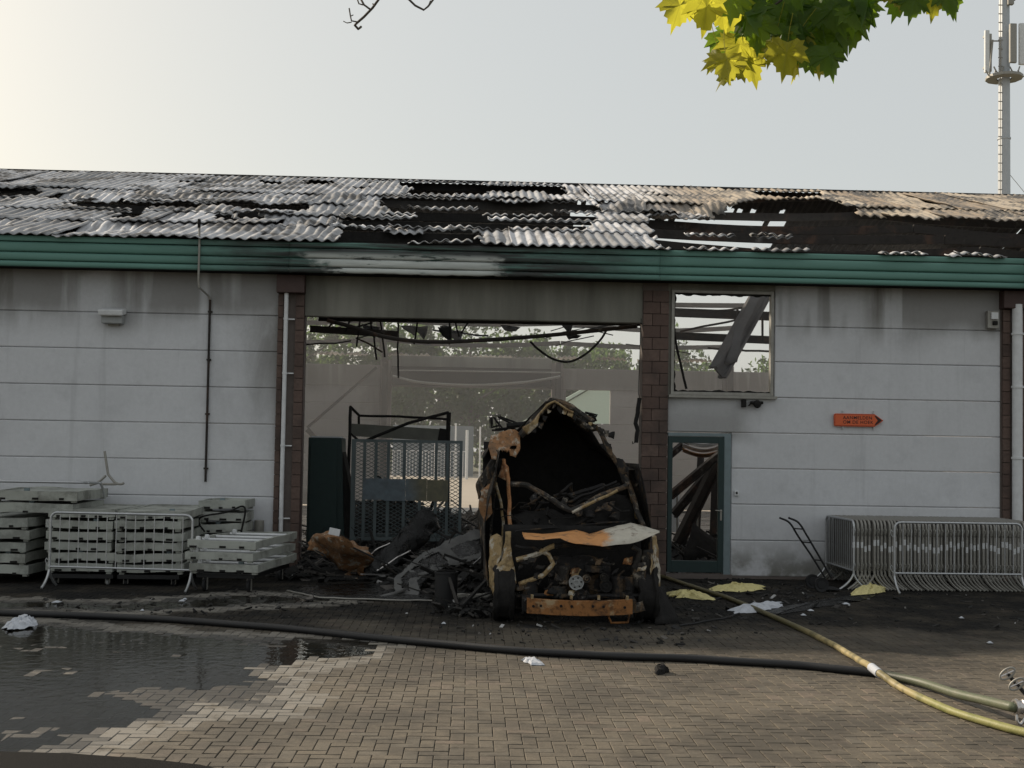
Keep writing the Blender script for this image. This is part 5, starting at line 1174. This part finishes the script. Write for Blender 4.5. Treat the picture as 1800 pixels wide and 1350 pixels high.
MB().lathe([(.05, .09), (.07, .12), (.085, .18), (.08, .26), (.05, .3), (0, .3)], v0, 'X', 18).build('body', MT['grey'], dv, smooth=True)
for k, (ox, oy, oz) in enumerate(((.02, .0, .18), (.0, .12, .24))):
    c = v0+Vector((ox, oy, oz)); pts = [c+Vector((.07*math.cos(a)*.5+.0, -.04*math.cos(a), .075*math.sin(a))) if False else c+Vector((.05*math.cos(a), -.02*math.cos(a), .04*math.sin(a)+.03*math.cos(a))) for a in [i*math.pi/8 for i in range(17)]]
    hw = MB().tube(pts, .009, 7, False).build('handwheel', MT['galv_dull'], dv, smooth=True); sub('spoke', MB().tube([pts[0], pts[8]], .008, 6).tube([pts[4], pts[12]], .008, 6), MT['chrome'], hw)
    MB().tube([c, c+Vector((.12, .04, -.12))], .016, 7).build('stem', MT['black'], dv)
MB().tube(smooth_path([v0+Vector((0, -.04, -.05)), v0+Vector((.0, -.05, -.1)), v0+Vector((.03, -.05, -.12)), v0+Vector((.06, -.05, -.07))], 4), .012, 6).build('latch', MT['chrome'], dv, smooth=True)
for a_ in (.16, .26): MB().box(v0+Vector((a_, 0, -.085)), (.03, .12, .09)).build('foot', MT['black'], dv)
def flatlump(name, pts, mat, label, cat, h=.04, amp=.02, seed=0):
    P0 = [gr(*p) for p in pts]; P_ = []
    for a, b in zip(P0, P0[1:]+P0[:1]):
        for k in range(6):
            q = a.lerp(b, k/6); P_.append(q+Vector((nz(q.x*11+seed, q.y*11), nz(q.x*11, q.y*11+seed, 4), 0))*.055+Vector((nz(q.x*40, seed), nz(q.y*40, seed), 0))*.03)
    cx = sum((p for p in P_), Vector())/len(P_); mb = MB(); n = len(P_)
    rings = 7
    for r in range(rings+1):
        f = 1-r/rings
        for i, p in enumerate(P_):
            q = cx.lerp(p, f); z = h*(1-f**2.5)+.006
            mb.v.append(tuple(q+Vector((0, 0, z))+(mnoise.noise_vector(q*9+Vector((seed, 0, r*.3)))+mnoise.noise_vector(q*27)*.7)*amp*(.35+.65*(1-f))))
    for r in range(rings):
        for i in range(n): mb.f.append((r*n+i, r*n+(i+1) % n, (r+1)*n+(i+1) % n, (r+1)*n+i))
    return tag(mb.build(name, MT[mat], None), label, cat)
flatlump('insulation_scrap', [(1172,1044),(1200,1040),(1230,1044),(1262,1054),(1245,1056),(1200,1052),(1175,1050)], 'yellow_foam', 'torn yellow insulation scrap beside the van under the hose', 'insulation', .07, .05, 1)
flatlump('insulation_scrap', [(1245,1036),(1275,1031),(1310,1029),(1340,1031),(1346,1036),(1320,1040),(1280,1041),(1250,1041)], 'yellow_foam', 'long torn yellow insulation strip before the doorway', 'insulation', .07, .05, 2)
flatlump('insulation_scrap', [(1494,1048),(1505,1038),(1530,1035),(1558,1033),(1561,1038),(1540,1044),(1515,1049)], 'yellow_foam', 'yellow insulation scrap in front of the parked barriers', 'insulation', .10, .05, 3)
flatlump('black_sheet', [(1335,1078),(1380,1070),(1440,1058),(1480,1052),(1530,1046),(1548,1044),(1510,1058),(1450,1066),(1400,1076),(1360,1082)], 'gloss', 'long thin black sheet lying on the paving before the barriers', 'metal sheet', .05, .015, 4)
flatlump('foam_patch', [(1282,1074),(1296,1068),(1330,1066),(1360,1062),(1374,1059),(1378,1066),(1350,1073),(1320,1078),(1290,1079)], 'foam', 'white extinguishing foam patch on the black sheet', 'foam', .06, .03, 5)
flatlump('plastic_scrap', [(917,1160),(926,1158),(935,1162),(956,1166),(954,1170),(938,1170),(922,1166)], 'foam', 'crumpled white plastic scrap on the sunlit paving', 'litter', .045, .02, 6)
flatlump('black_scrap', [(1150,1181),(1158,1177),(1164,1180),(1172,1182),(1166,1186),(1154,1186)], 'char', 'small black curled scrap on the sunlit paving', 'litter', .07, .05, 7)
flatlump('plastic_bag', [(2,1104),(20,1096),(45,1088),(64,1092),(62,1102),(40,1107),(15,1109)], 'foam', 'crumpled clear plastic bag in the puddle behind the black hose', 'litter', .08, .06, 8)
tag(MB().tube(rough_path([gr(1195, 1100, .015), gr(1230, 1094, .015), gr(1275, 1086, .015), gr(1300, 1078, .015)], .1, .01, 6), .012, 6).build('thin_cable', MT['black'], None, smooth=True), 'thin black cable on the paving beside the van', 'cable')
rr = random.Random(44); SPOTS = [(1412,1083),(1425,1075),(1487,1063),(1690,1088),(1740,1132),(1380,1095),(780,1098),(250,1075),(325,1055),(320,1058),(100,1060)]
for k, p in enumerate(SPOTS):
    q = gr(*p); mb = MB(); s_ = rr.uniform(.02, .05)
    mb.grid(lambda u, v: (q.x+(u-.5)*s_*2.2, q.y+(v-.5)*s_*2, .012+.02*math.sin(math.pi*u)*math.sin(math.pi*v)+.012*nz(u*5+k, v*5)), 5, 5)
    tag(mb.build('paper_scrap', MT['foam'], None, smooth=True, solid=.004), 'tiny pale scrap lying on the sooty paving', 'litter', 'tiny pale scraps on the paving')

# ------------------------------------------------------------------ radio mast behind the hall
MY = 60.0
def ms(px, py, dy=0.0): return at(px, py, MY+dy)
mast = thing('radio_mast', (ms(1765, 340).x, MY, 0), 'tall grey steel radio mast with panel antennas behind the hall', 'mast')
mx = ms(1765, 340).x; zt = ms(1770, -60).z
MB().tube([(mx, MY, -.1), (mx, MY, 14), (mx, MY, ms(1766, 243).z), (mx, MY, zt)], [.52, .46, .42, .36], 8).build('pole', MT['mast'], mast)
MB().tube([(mx, MY, ms(1766, 244).z-.05), (mx, MY, ms(1766, 244).z+.05)], .47, 8).build('flange', MT['mast'], mast)
lx = ms(1755, 200).x; z_ = 4.0; lad = MB().tube([(lx, MY-.3, 0), (lx, MY-.3, zt)], .03, 5).build('climbing_rail', MT['galv_dull'], mast)
while z_ < zt: sub('peg', MB().box((lx, MY-.3, z_), (.30, .05, .06)), MT['galv_dull'], lad); z_ += .62
zr = ms(1765, 136).z
MB().lathe([(.5, -.12), (1.25, -.12), (1.25, .06), (1.1, .06), (1.1, -.02), (.5, -.02)], (mx, MY, zr), 'Z', 12).build('platform_ring', MT['galv_dull'], mast)
MB().tube([(ms(1739, 134).x, MY, zr), (ms(1745, 70).x, MY, ms(1745, 70).z)], .06, 6).build('support_tube', MT['galv_dull'], mast); MB().tube([(ms(1745, 72).x, MY, ms(1745, 72).z), (mx, MY, ms(1760, 72).z)], .05, 6).build('support_arm', MT['galv_dull'], mast)
for k, (px0, px1, py0, py1, dy, m) in enumerate(((1725, 1733, 58, 132, -.5, 'white'), (1735, 1746, 57, 124, .3, 'galv_dull'), (1785, 1799, 46, 118, -.5, 'white'), (1764, 1776, 50, 118, -.9, 'galv_dull'), (1806, 1818, 50, 120, .4, 'galv_dull'))):
    a, b = ms(px0, py1), ms(px1, py0); an = MB().span((a.x, MY+dy-.12, a.z), (b.x, MY+dy+.12, b.z)).build('antenna', MT[m], mast, bevel=.05)
    sub('antenna_clamp', MB().box(((a.x+b.x)/2, MY+dy+.2, a.z+.4), (.3, .2, .15)).box(((a.x+b.x)/2, MY+dy+.2, b.z-.4), (.3, .2, .15)), MT['galv_dull'], an)
for k in range(5):
    a = ms(1726+k*14, 128-(k % 2)*6); MB().tube(smooth_path([a+Vector((0, -.6, 0)), a+Vector((.25, -.6, -.4)), a+Vector((.6, -.5, -.35)), a+Vector((.8, -.4, .1))], 4), .05, 5).build('cable_loop', MT['galv_dull'], mast)
MB().tube(smooth_path([ms(1769, 297), ms(1776, 308), ms(1790, 325), ms(1806, 345)], 4), .02, 5).build('stay_wire', MT['galv_dull'], mast)
for k, (px, py) in enumerate(((1776, 2), (1780, -6))): MB().box(ms(px, py, -.5), (.4, .3, .5)).build('radio_unit', MT['galv_dull'], mast)

# ------------------------------------------------------------------ maple above the camera
LEAF = [(0, .02), (.12, -.03), (.22, -.10), (.30, -.06), (.41, -.07), (.36, .05), (.52, .12), (.42, .20), (.58, .43), (.44, .38), (.41, .48), (.27, .42), (.29, .58), (.19, .61), (.17, .75), (.07, .76), (0, .96)]
OUT = LEAF+[(-x, y) for x, y in LEAF[-2:0:-1]]
def leaf_mesh(name, mat, seed):
    r = random.Random(seed); mb = MB(); S = .172; cen = (0, .26)
    ring = [(x*S*(1+r.uniform(-.05, .05)), y*S*(1+r.uniform(-.05, .05))) for x, y in OUT]; n = len(ring)
    def z(x, y): return -.30*abs(x)*(.35+.3*seed)+.9*(y/S-.3)**2*S*-.3+.014*nz(x*26+seed, y*26)+.006*math.sin(x*90+seed)
    mb.v = [(cen[0], cen[1]*S, z(0, cen[1]*S)+.004)]+[(cen[0]*.5+x*.5, cen[1]*S*.5+y*.5, z(x*.5, (cen[1]*S+y)*.5)) for x, y in ring]+[(x, y, z(x, y)) for x, y in ring]
    for i in range(n):
        j = (i+1) % n; mb.f.append((0, 1+i, 1+j)); mb.f.append((1+i, 1+n+i, 1+n+j, 1+j))
    b = len(mb.v); mb.tube([(0, .0, 0), (0, -.05, .004), (.004, -.11, .012)], .0016, 4)
    return mb.mesh(name, mat, True)
LM = {m: [leaf_mesh('leaf', MT[m], s) for s in range(5)] for m in ('leaf_green', 'leaf_yellow', 'leaf_dark')}
maple = thing('maple_tree', (5.6, -16.6, 0), 'maple with yellowing green leaves hanging into the top of the picture', 'tree')
MB().tube([(5.6, -16.6, -.1), (5.62, -16.6, 1.5), (5.5, -16.5, 3.2), (5.2, -16.2, 4.6), (5.0, -16.1, 6.2)], [.24, .19, .17, .14, .10], 12).build('trunk', MT['bark'], maple, smooth=True)
def br(pts, r0_, r1_): MB().tube(rough_path([Vector(p) for p in pts], .12, .02, len(pts)), [r0_+(r1_-r0_)*i/400 for i in range(400)][:0] or (r0_+r1_)/2, 6).build('branch', MT['bark'], maple, smooth=True)
br([(5.4, -16.4, 4.0), (4.0, -15.8, 4.35), (2.9, -15.3, 4.30)], .07, .05); br([(2.9, -15.3, 4.30), (2.0, -15.1, 4.12), (1.35, -15.05, 4.0), (1.0, -15.0, 3.92)], .02, .012); br([(2.0, -15.1, 4.12), (1.6, -14.9, 3.95), (1.25, -14.95, 3.80)], .008, .004); br([(1.6, -15.1, 4.04), (1.2, -15.2, 3.85), (1.02, -15.1, 3.72)], .006, .004); br([(2.9, -15.3, 4.3), (2.4, -15.0, 4.15), (1.85, -14.95, 3.98)], .01, .006); br([(5.2, -16.2, 4.6), (5.6, -16.8, 5.8), (6.2, -17.4, 6.8)], .07, .05); br([(5.1, -16.1, 5.2), (4.2, -16.9, 6.2), (3.6, -17.4, 6.9)], .05, .04)
lr = random.Random(12)
def put_leaf(px, py, Y, kind, size=1.0, roll=None, face=None):
    """leaf hung by its stalk at the given place, tip down"""
    o = bpy.data.objects.new('leaf', lr.choice(LM[kind])); COL.objects.link(o); o.parent = maple
    p = at(px, py, Y); roll = lr.uniform(-.7, .7) if roll is None else roll; face = lr.uniform(-.9, .9) if face is None else face
    rot = Matrix.Rotation(face, 3, 'Z') @ Matrix.Rotation(roll, 3, 'Y') @ Matrix.Rotation(lr.uniform(-.5, .35), 3, 'X') @ Matrix(((1, 0, 0), (0, 0, -1), (0, -1, 0)))
    o.matrix_local = Matrix.Translation(p-maple.location) @ (rot*size).to_4x4()
HAND = [(1200,-8,'leaf_yellow',.8,.25,.2),(1242,-10,'leaf_yellow',.85,-.1,.3),(1262,10,'leaf_yellow',.6,-.5,.5),(1285,-20,'leaf_green',1.0,.1,0),(1300,62,'leaf_yellow',.85,.15,.5),(1275,92,'leaf_yellow',.85,-.05,-.1),(1312,95,'leaf_yellow',.75,-.35,.2),(1292,92,'leaf_green',.5,.3,.1),
        (1385,72,'leaf_yellow',.8,.1,-.2),(1412,84,'leaf_green',.75,-.2,.2),(1430,90,'leaf_yellow',.7,-.1,.1),(1452,80,'leaf_dark',.8,-.25,.3),(1368,66,'leaf_dark',.6,.6,.7),(1640,-20,'leaf_yellow',.7,0,.1),(1660,-22,'leaf_dark',.7,-.3,.3),(1610,-18,'leaf_dark',.75,.2,0),(1578,-20,'leaf_yellow',.65,.1,.2),(1590,-25,'leaf_green',.8,.3,-.3),(1668,-30,'leaf_green',.8,-.4,0)]
for px, py, kd, sz, ro, fa in HAND: put_leaf(px, py, -15.2+lr.uniform(-.25, .02), kd, sz*1.08, ro, fa*.6)
for k in range(70):
    u = lr.random(); px = 1290+u*240; top = -35; bot = 60 if u < .12 else (70 if u < .55 else 60-(u-.55)*130)
    put_leaf(px, lr.uniform(top, bot-12), -15+lr.uniform(-.35, .45), lr.choice(('leaf_green', 'leaf_green', 'leaf_dark', 'leaf_dark', 'leaf_yellow') if lr.random() < .75 else ('leaf_dark', 'leaf_green')), lr.uniform(.7, 1.05))
for px, py, kd, sz in ((1262,52,'leaf_green',.9),(1290,40,'leaf_dark',.9),(1320,58,'leaf_green',.9),(1262,84,'leaf_yellow',.9),(1300,104,'leaf_yellow',.9),(1345,52,'leaf_green',.9),(1395,92,'leaf_yellow',.8),(1440,70,'leaf_green',.9),(1475,50,'leaf_dark',.9),(1500,30,'leaf_green',.9),(1490,8,'leaf_dark',1),(1515,5,'leaf_dark',.9),(1505,-10,'leaf_green',1),(1470,20,'leaf_green',1),(1455,5,'leaf_dark',1),(1425,30,'leaf_dark',1),(1400,10,'leaf_green',1),(1375,30,'leaf_dark',1),(1345,15,'leaf_green',1)): put_leaf(px, py, -15+lr.uniform(-.15, .15), kd, sz)
for k in range(14): put_leaf(1205+lr.random()*110, lr.uniform(-60, -18), -15+lr.uniform(-.3, .3), lr.choice(('leaf_yellow', 'leaf_green')), lr.uniform(.7, 1))
for k in range(60): put_leaf(1200+lr.random()*600, lr.uniform(-330, -80), -15.2+lr.uniform(-.6, .6), lr.choice(('leaf_green', 'leaf_dark', 'leaf_yellow')), lr.uniform(.8, 1.1))
# bare twigs of a second tree
bare = thing('bare_branch_tree', (-6.5, -16.5, 0), 'leafless tree whose thin bare twigs hang into the sky', 'tree')
MB().tube([(-6.5, -16.5, -.1), (-6.4, -16.4, 2.5), (-6.2, -16.2, 5.0), (-5.9, -16.0, 7.5)], [.2, .16, .13, .09], 10).build('trunk', MT['bark'], bare, smooth=True)
TY = -13.0
def tw(pts, r): MB().tube(rough_path([at(a, b, TY+.02*i) for i, (a, b) in enumerate(pts)], .03, .004, len(pts)), r, 6).build('twig', MT['bark'], bare, smooth=True)
MB().tube(smooth_path([(-6.2, -16.2, 5.0), (-4.5, -15.0, 6.0), (-2.0, -13.6, 6.1), tuple(at(720, -200, TY)), tuple(at(690, -60, TY)), tuple(at(668, -4, TY))], 6), [.06-.05*i/30 for i in range(31)], 6).build('branch', MT['bark'], bare, smooth=True)
tw([(668, -4), (655, 14), (640, 30), (628, 40), (624, 44), (630, 51), (635, 47)], .007); tw([(650, 16), (640, 9), (634, -2), (632, -14)], .006); tw([(638, 9), (631, 7), (627, -4)], .004); tw([(630, 39), (618, 37), (616, 28), (614, 15)], .004); tw([(618, 39), (610, 40), (604, 37)], .003); tw([(617, 28), (621, 26)], .003); tw([(658, 10), (655, 7)], .004)
tw([(718, -2), (730, 10), (745, 18), (752, 12), (762, -2)], .006); tw([(755, 8), (757, 2)], .005); MB().tube([at(718, -2, TY), at(705, -40, TY), at(700, -90, TY)], .008, 6).build('twig', MT['bark'], bare); MB().tube([at(762, -2, TY), at(750, -60, TY), at(705, -130, TY)], .007, 6).build('twig', MT['bark'], bare)

# ------------------------------------------------------------------ beyond the hall: yard, marquee, trees
mq = thing('green_roofed_marquee', (11, 50, 0), 'pale green gabled marquee seen through the back window of the hall', 'marquee')
pk = at(1060, 664, 50); le = at(925, 738, 50); zz = le.z; X0, X1 = le.x, pk.x*2-le.x
MB().prism([(X0, zz), (pk.x, pk.z), (X1, zz), (X1-.3, zz-.12), (pk.x, pk.z-.15), (X0+.3, zz-.12)], 'Y', 50, 60).build('roof', MT['tent_roof'], mq)
MB().prism([(X0+.4, zz-.15), (pk.x, pk.z-.25), (X1-.4, zz-.15)], 'Y', 50.2, 50.3).build('gable', MT['tent_roof'], mq)
for x_ in (X0+.4, (X0+pk.x)/2, pk.x, (pk.x+X1)/2, X1-.4): MB().span((x_-.06, 50.1, -.04), (x_+.06, 50.2, zz-.15)).build('post', MT['white'], mq)
MB().span((X0+.5, 59, -.04), (X1-.5, 59.2, zz-.2)).build('rear_wall', MT['tent_wall'], mq)
cn = at(760, 800, 70); t = thing('storage_container', (cn.x, 70, 0), 'dark grey storage container standing in the yard behind the hall', 'container')
x0_, x1_ = at(690, 800, 70).x, at(832, 800, 70).x; zc_ = at(760, 748, 70).z
MB().span((x0_, 70, -.04), (x1_, 76, zc_)).build('body', MT['container'], t)
for k in range(18): xx = x0_+(x1_-x0_)*(k+.5)/18; MB().span((xx-.05, 69.94, .1), (xx+.05, 69.999, zc_-.15)).build('rib', MT['container'], t)
for k, (px, top, w_) in enumerate(((820, 756, .10), (843, 750, .06), (800, 744, .06), (765, 768, .09))):
    p = at(px, 830, 62); tag(MB().tube([(p.x, 62, -.04), (p.x, 62, at(px, top, 62).z)], w_, 8).build('yard_post', MT['white']), ('thick white post in front of the container', 'slim white post nearest the van roof', 'slim white post before the middle of the container', 'short white post behind the trolley')[k], 'post')
yf = thing('yard_fence', (at(800, 830, 58).x, 58, 0), 'pale low mesh fence panel in the yard behind the trolley', 'fence')
fa, fb = at(690, 810, 58), at(822, 810, 58)
MB().tube([(fa.x, 58, .2), (fa.x, 58, 1.9), (fb.x, 58, 1.9), (fb.x, 58, .2)], .04, 6).build('frame', MT['white'], yf)
for k in range(24): xx = fa.x+(fb.x-fa.x)*(k+.5)/24; MB().tube([(xx, 58, .2), (xx, 58, 1.9)], .018, 4).build('wire', MT['white'], yf)
def tree(x, y, h, r, seed, label):
    t = thing('tree', (x, y, -.05), label, 'tree', 'trees beyond the yard'); q = random.Random(seed)
    MB().tube([(0, 0, 0), (.1, .1, h*.3), (-.1, .1, h*.6), (0, 0, h*.8)], [h*.022, h*.018, h*.012, h*.006], 8).build('trunk', MT['bark'], t, local=True, smooth=True)
    for k in range(6):
        a = q.uniform(0, 6.28); z0 = h*q.uniform(.25, .6)
        MB().tube([(0, .1, z0), (math.cos(a)*r*.5, math.sin(a)*r*.5, z0+h*.12), (math.cos(a)*r*.85, math.sin(a)*r*.85, z0+h*.2)], [h*.009, h*.006, h*.003], 5).build('limb', MT['bark'], t, local=True)
    mb = MB(); cl = []
    for k in range(60):
        a, e, d = q.uniform(0, 6.28), q.uniform(-.9, 1), q.random()**.4
        cl.append((math.cos(a)*r*d*math.sqrt(1-e*e*.8), math.sin(a)*r*d*math.sqrt(1-e*e*.8), h*.54+e*h*.44*d, q.uniform(.8, 1.7)))
    for k in range(7500):
        cx, cy, cz, cr = q.choice(cl); v = Vector((q.gauss(0, 1), q.gauss(0, 1), q.gauss(0, 1))).normalized()*cr*q.random()**.35
        p = Vector((cx, cy, cz))+v; s_ = q.uniform(.16, .34); n1 = Vector((q.gauss(0, 1), q.gauss(0, 1), q.gauss(0, 1))).normalized(); n2 = n1.orthogonal().normalized()
        b = len(mb.v); mb.v += [tuple(p-n1*s_), tuple(p+n2*s_*.6), tuple(p+n1*s_), tuple(p-n2*s_*.6)]; mb.f.append((b, b+1, b+2, b+3))
    o = mb.build('crown', MT['leaf_far'], t, local=True); o['kind'] = 'stuff'
TR = [(-27, 84, 14, 5.5, 'leafy tree beyond the yard seen above the pale back wall'), (-17, 88, 15.5, 6, 'tall leafy tree just beside the back opening'), (-8, 83, 14.5, 5.5, 'leafy tree in the first third of the back opening'), (0, 86, 15, 6, 'broad leafy tree in the middle of the back opening'), (8, 84, 13, 5.5, 'leafy tree behind the peak of the van roof'), (16, 88, 13, 6, 'leafy tree behind the marquee'), (26, 85, 10.5, 5.5, 'lower leafy tree behind the back window')]
for k, (x_, y_, h_, r_, lb) in enumerate(TR): tree(x_, y_, h_, r_, 100+k, lb)
mb = MB(); q = random.Random(5)
for k in range(14000):
    p = Vector((q.uniform(-48, 50), 81+q.uniform(0, 5), 0)); p.z = q.random()**.8*(6.5+1.8*nz(p.x*.2, 3)); s_ = q.uniform(.15, .32); n1 = Vector((q.gauss(0, 1), q.gauss(0, 1), q.gauss(0, 1))).normalized(); n2 = n1.orthogonal().normalized(); b = len(mb.v)
    mb.v += [tuple(p-n1*s_), tuple(p+n2*s_*.6), tuple(p+n1*s_), tuple(p-n2*s_*.6)]; mb.f.append((b, b+1, b+2, b+3))
for k in range(16000):
    p = Vector((q.uniform(-52, 54), 90+q.uniform(0, 6), 0)); p.z = q.random()**.8*(10.0+2.5*nz(p.x*.12, 8)); s_ = q.uniform(.25, .5); n1 = Vector((q.gauss(0, 1), q.gauss(0, 1), q.gauss(0, 1))).normalized(); n2 = n1.orthogonal().normalized(); b = len(mb.v)
    mb.v += [tuple(p-n1*s_), tuple(p+n2*s_*.6), tuple(p+n1*s_), tuple(p-n2*s_*.6)]; mb.f.append((b, b+1, b+2, b+3))
tag(mb.build('undergrowth', MT['leaf_far']), 'dense dark green undergrowth along the far edge of the yard', 'undergrowth', None, 'stuff')

# ------------------------------------------------------------------ smoke hanging in the hall
o = MB().span((-15.1, 4.5, .06), (15.2, 21.3, 7.2)).build('smoke', MT['smoke']); tag(o, 'thin grey smoke hanging inside the burnt hall', 'smoke', None, 'stuff')
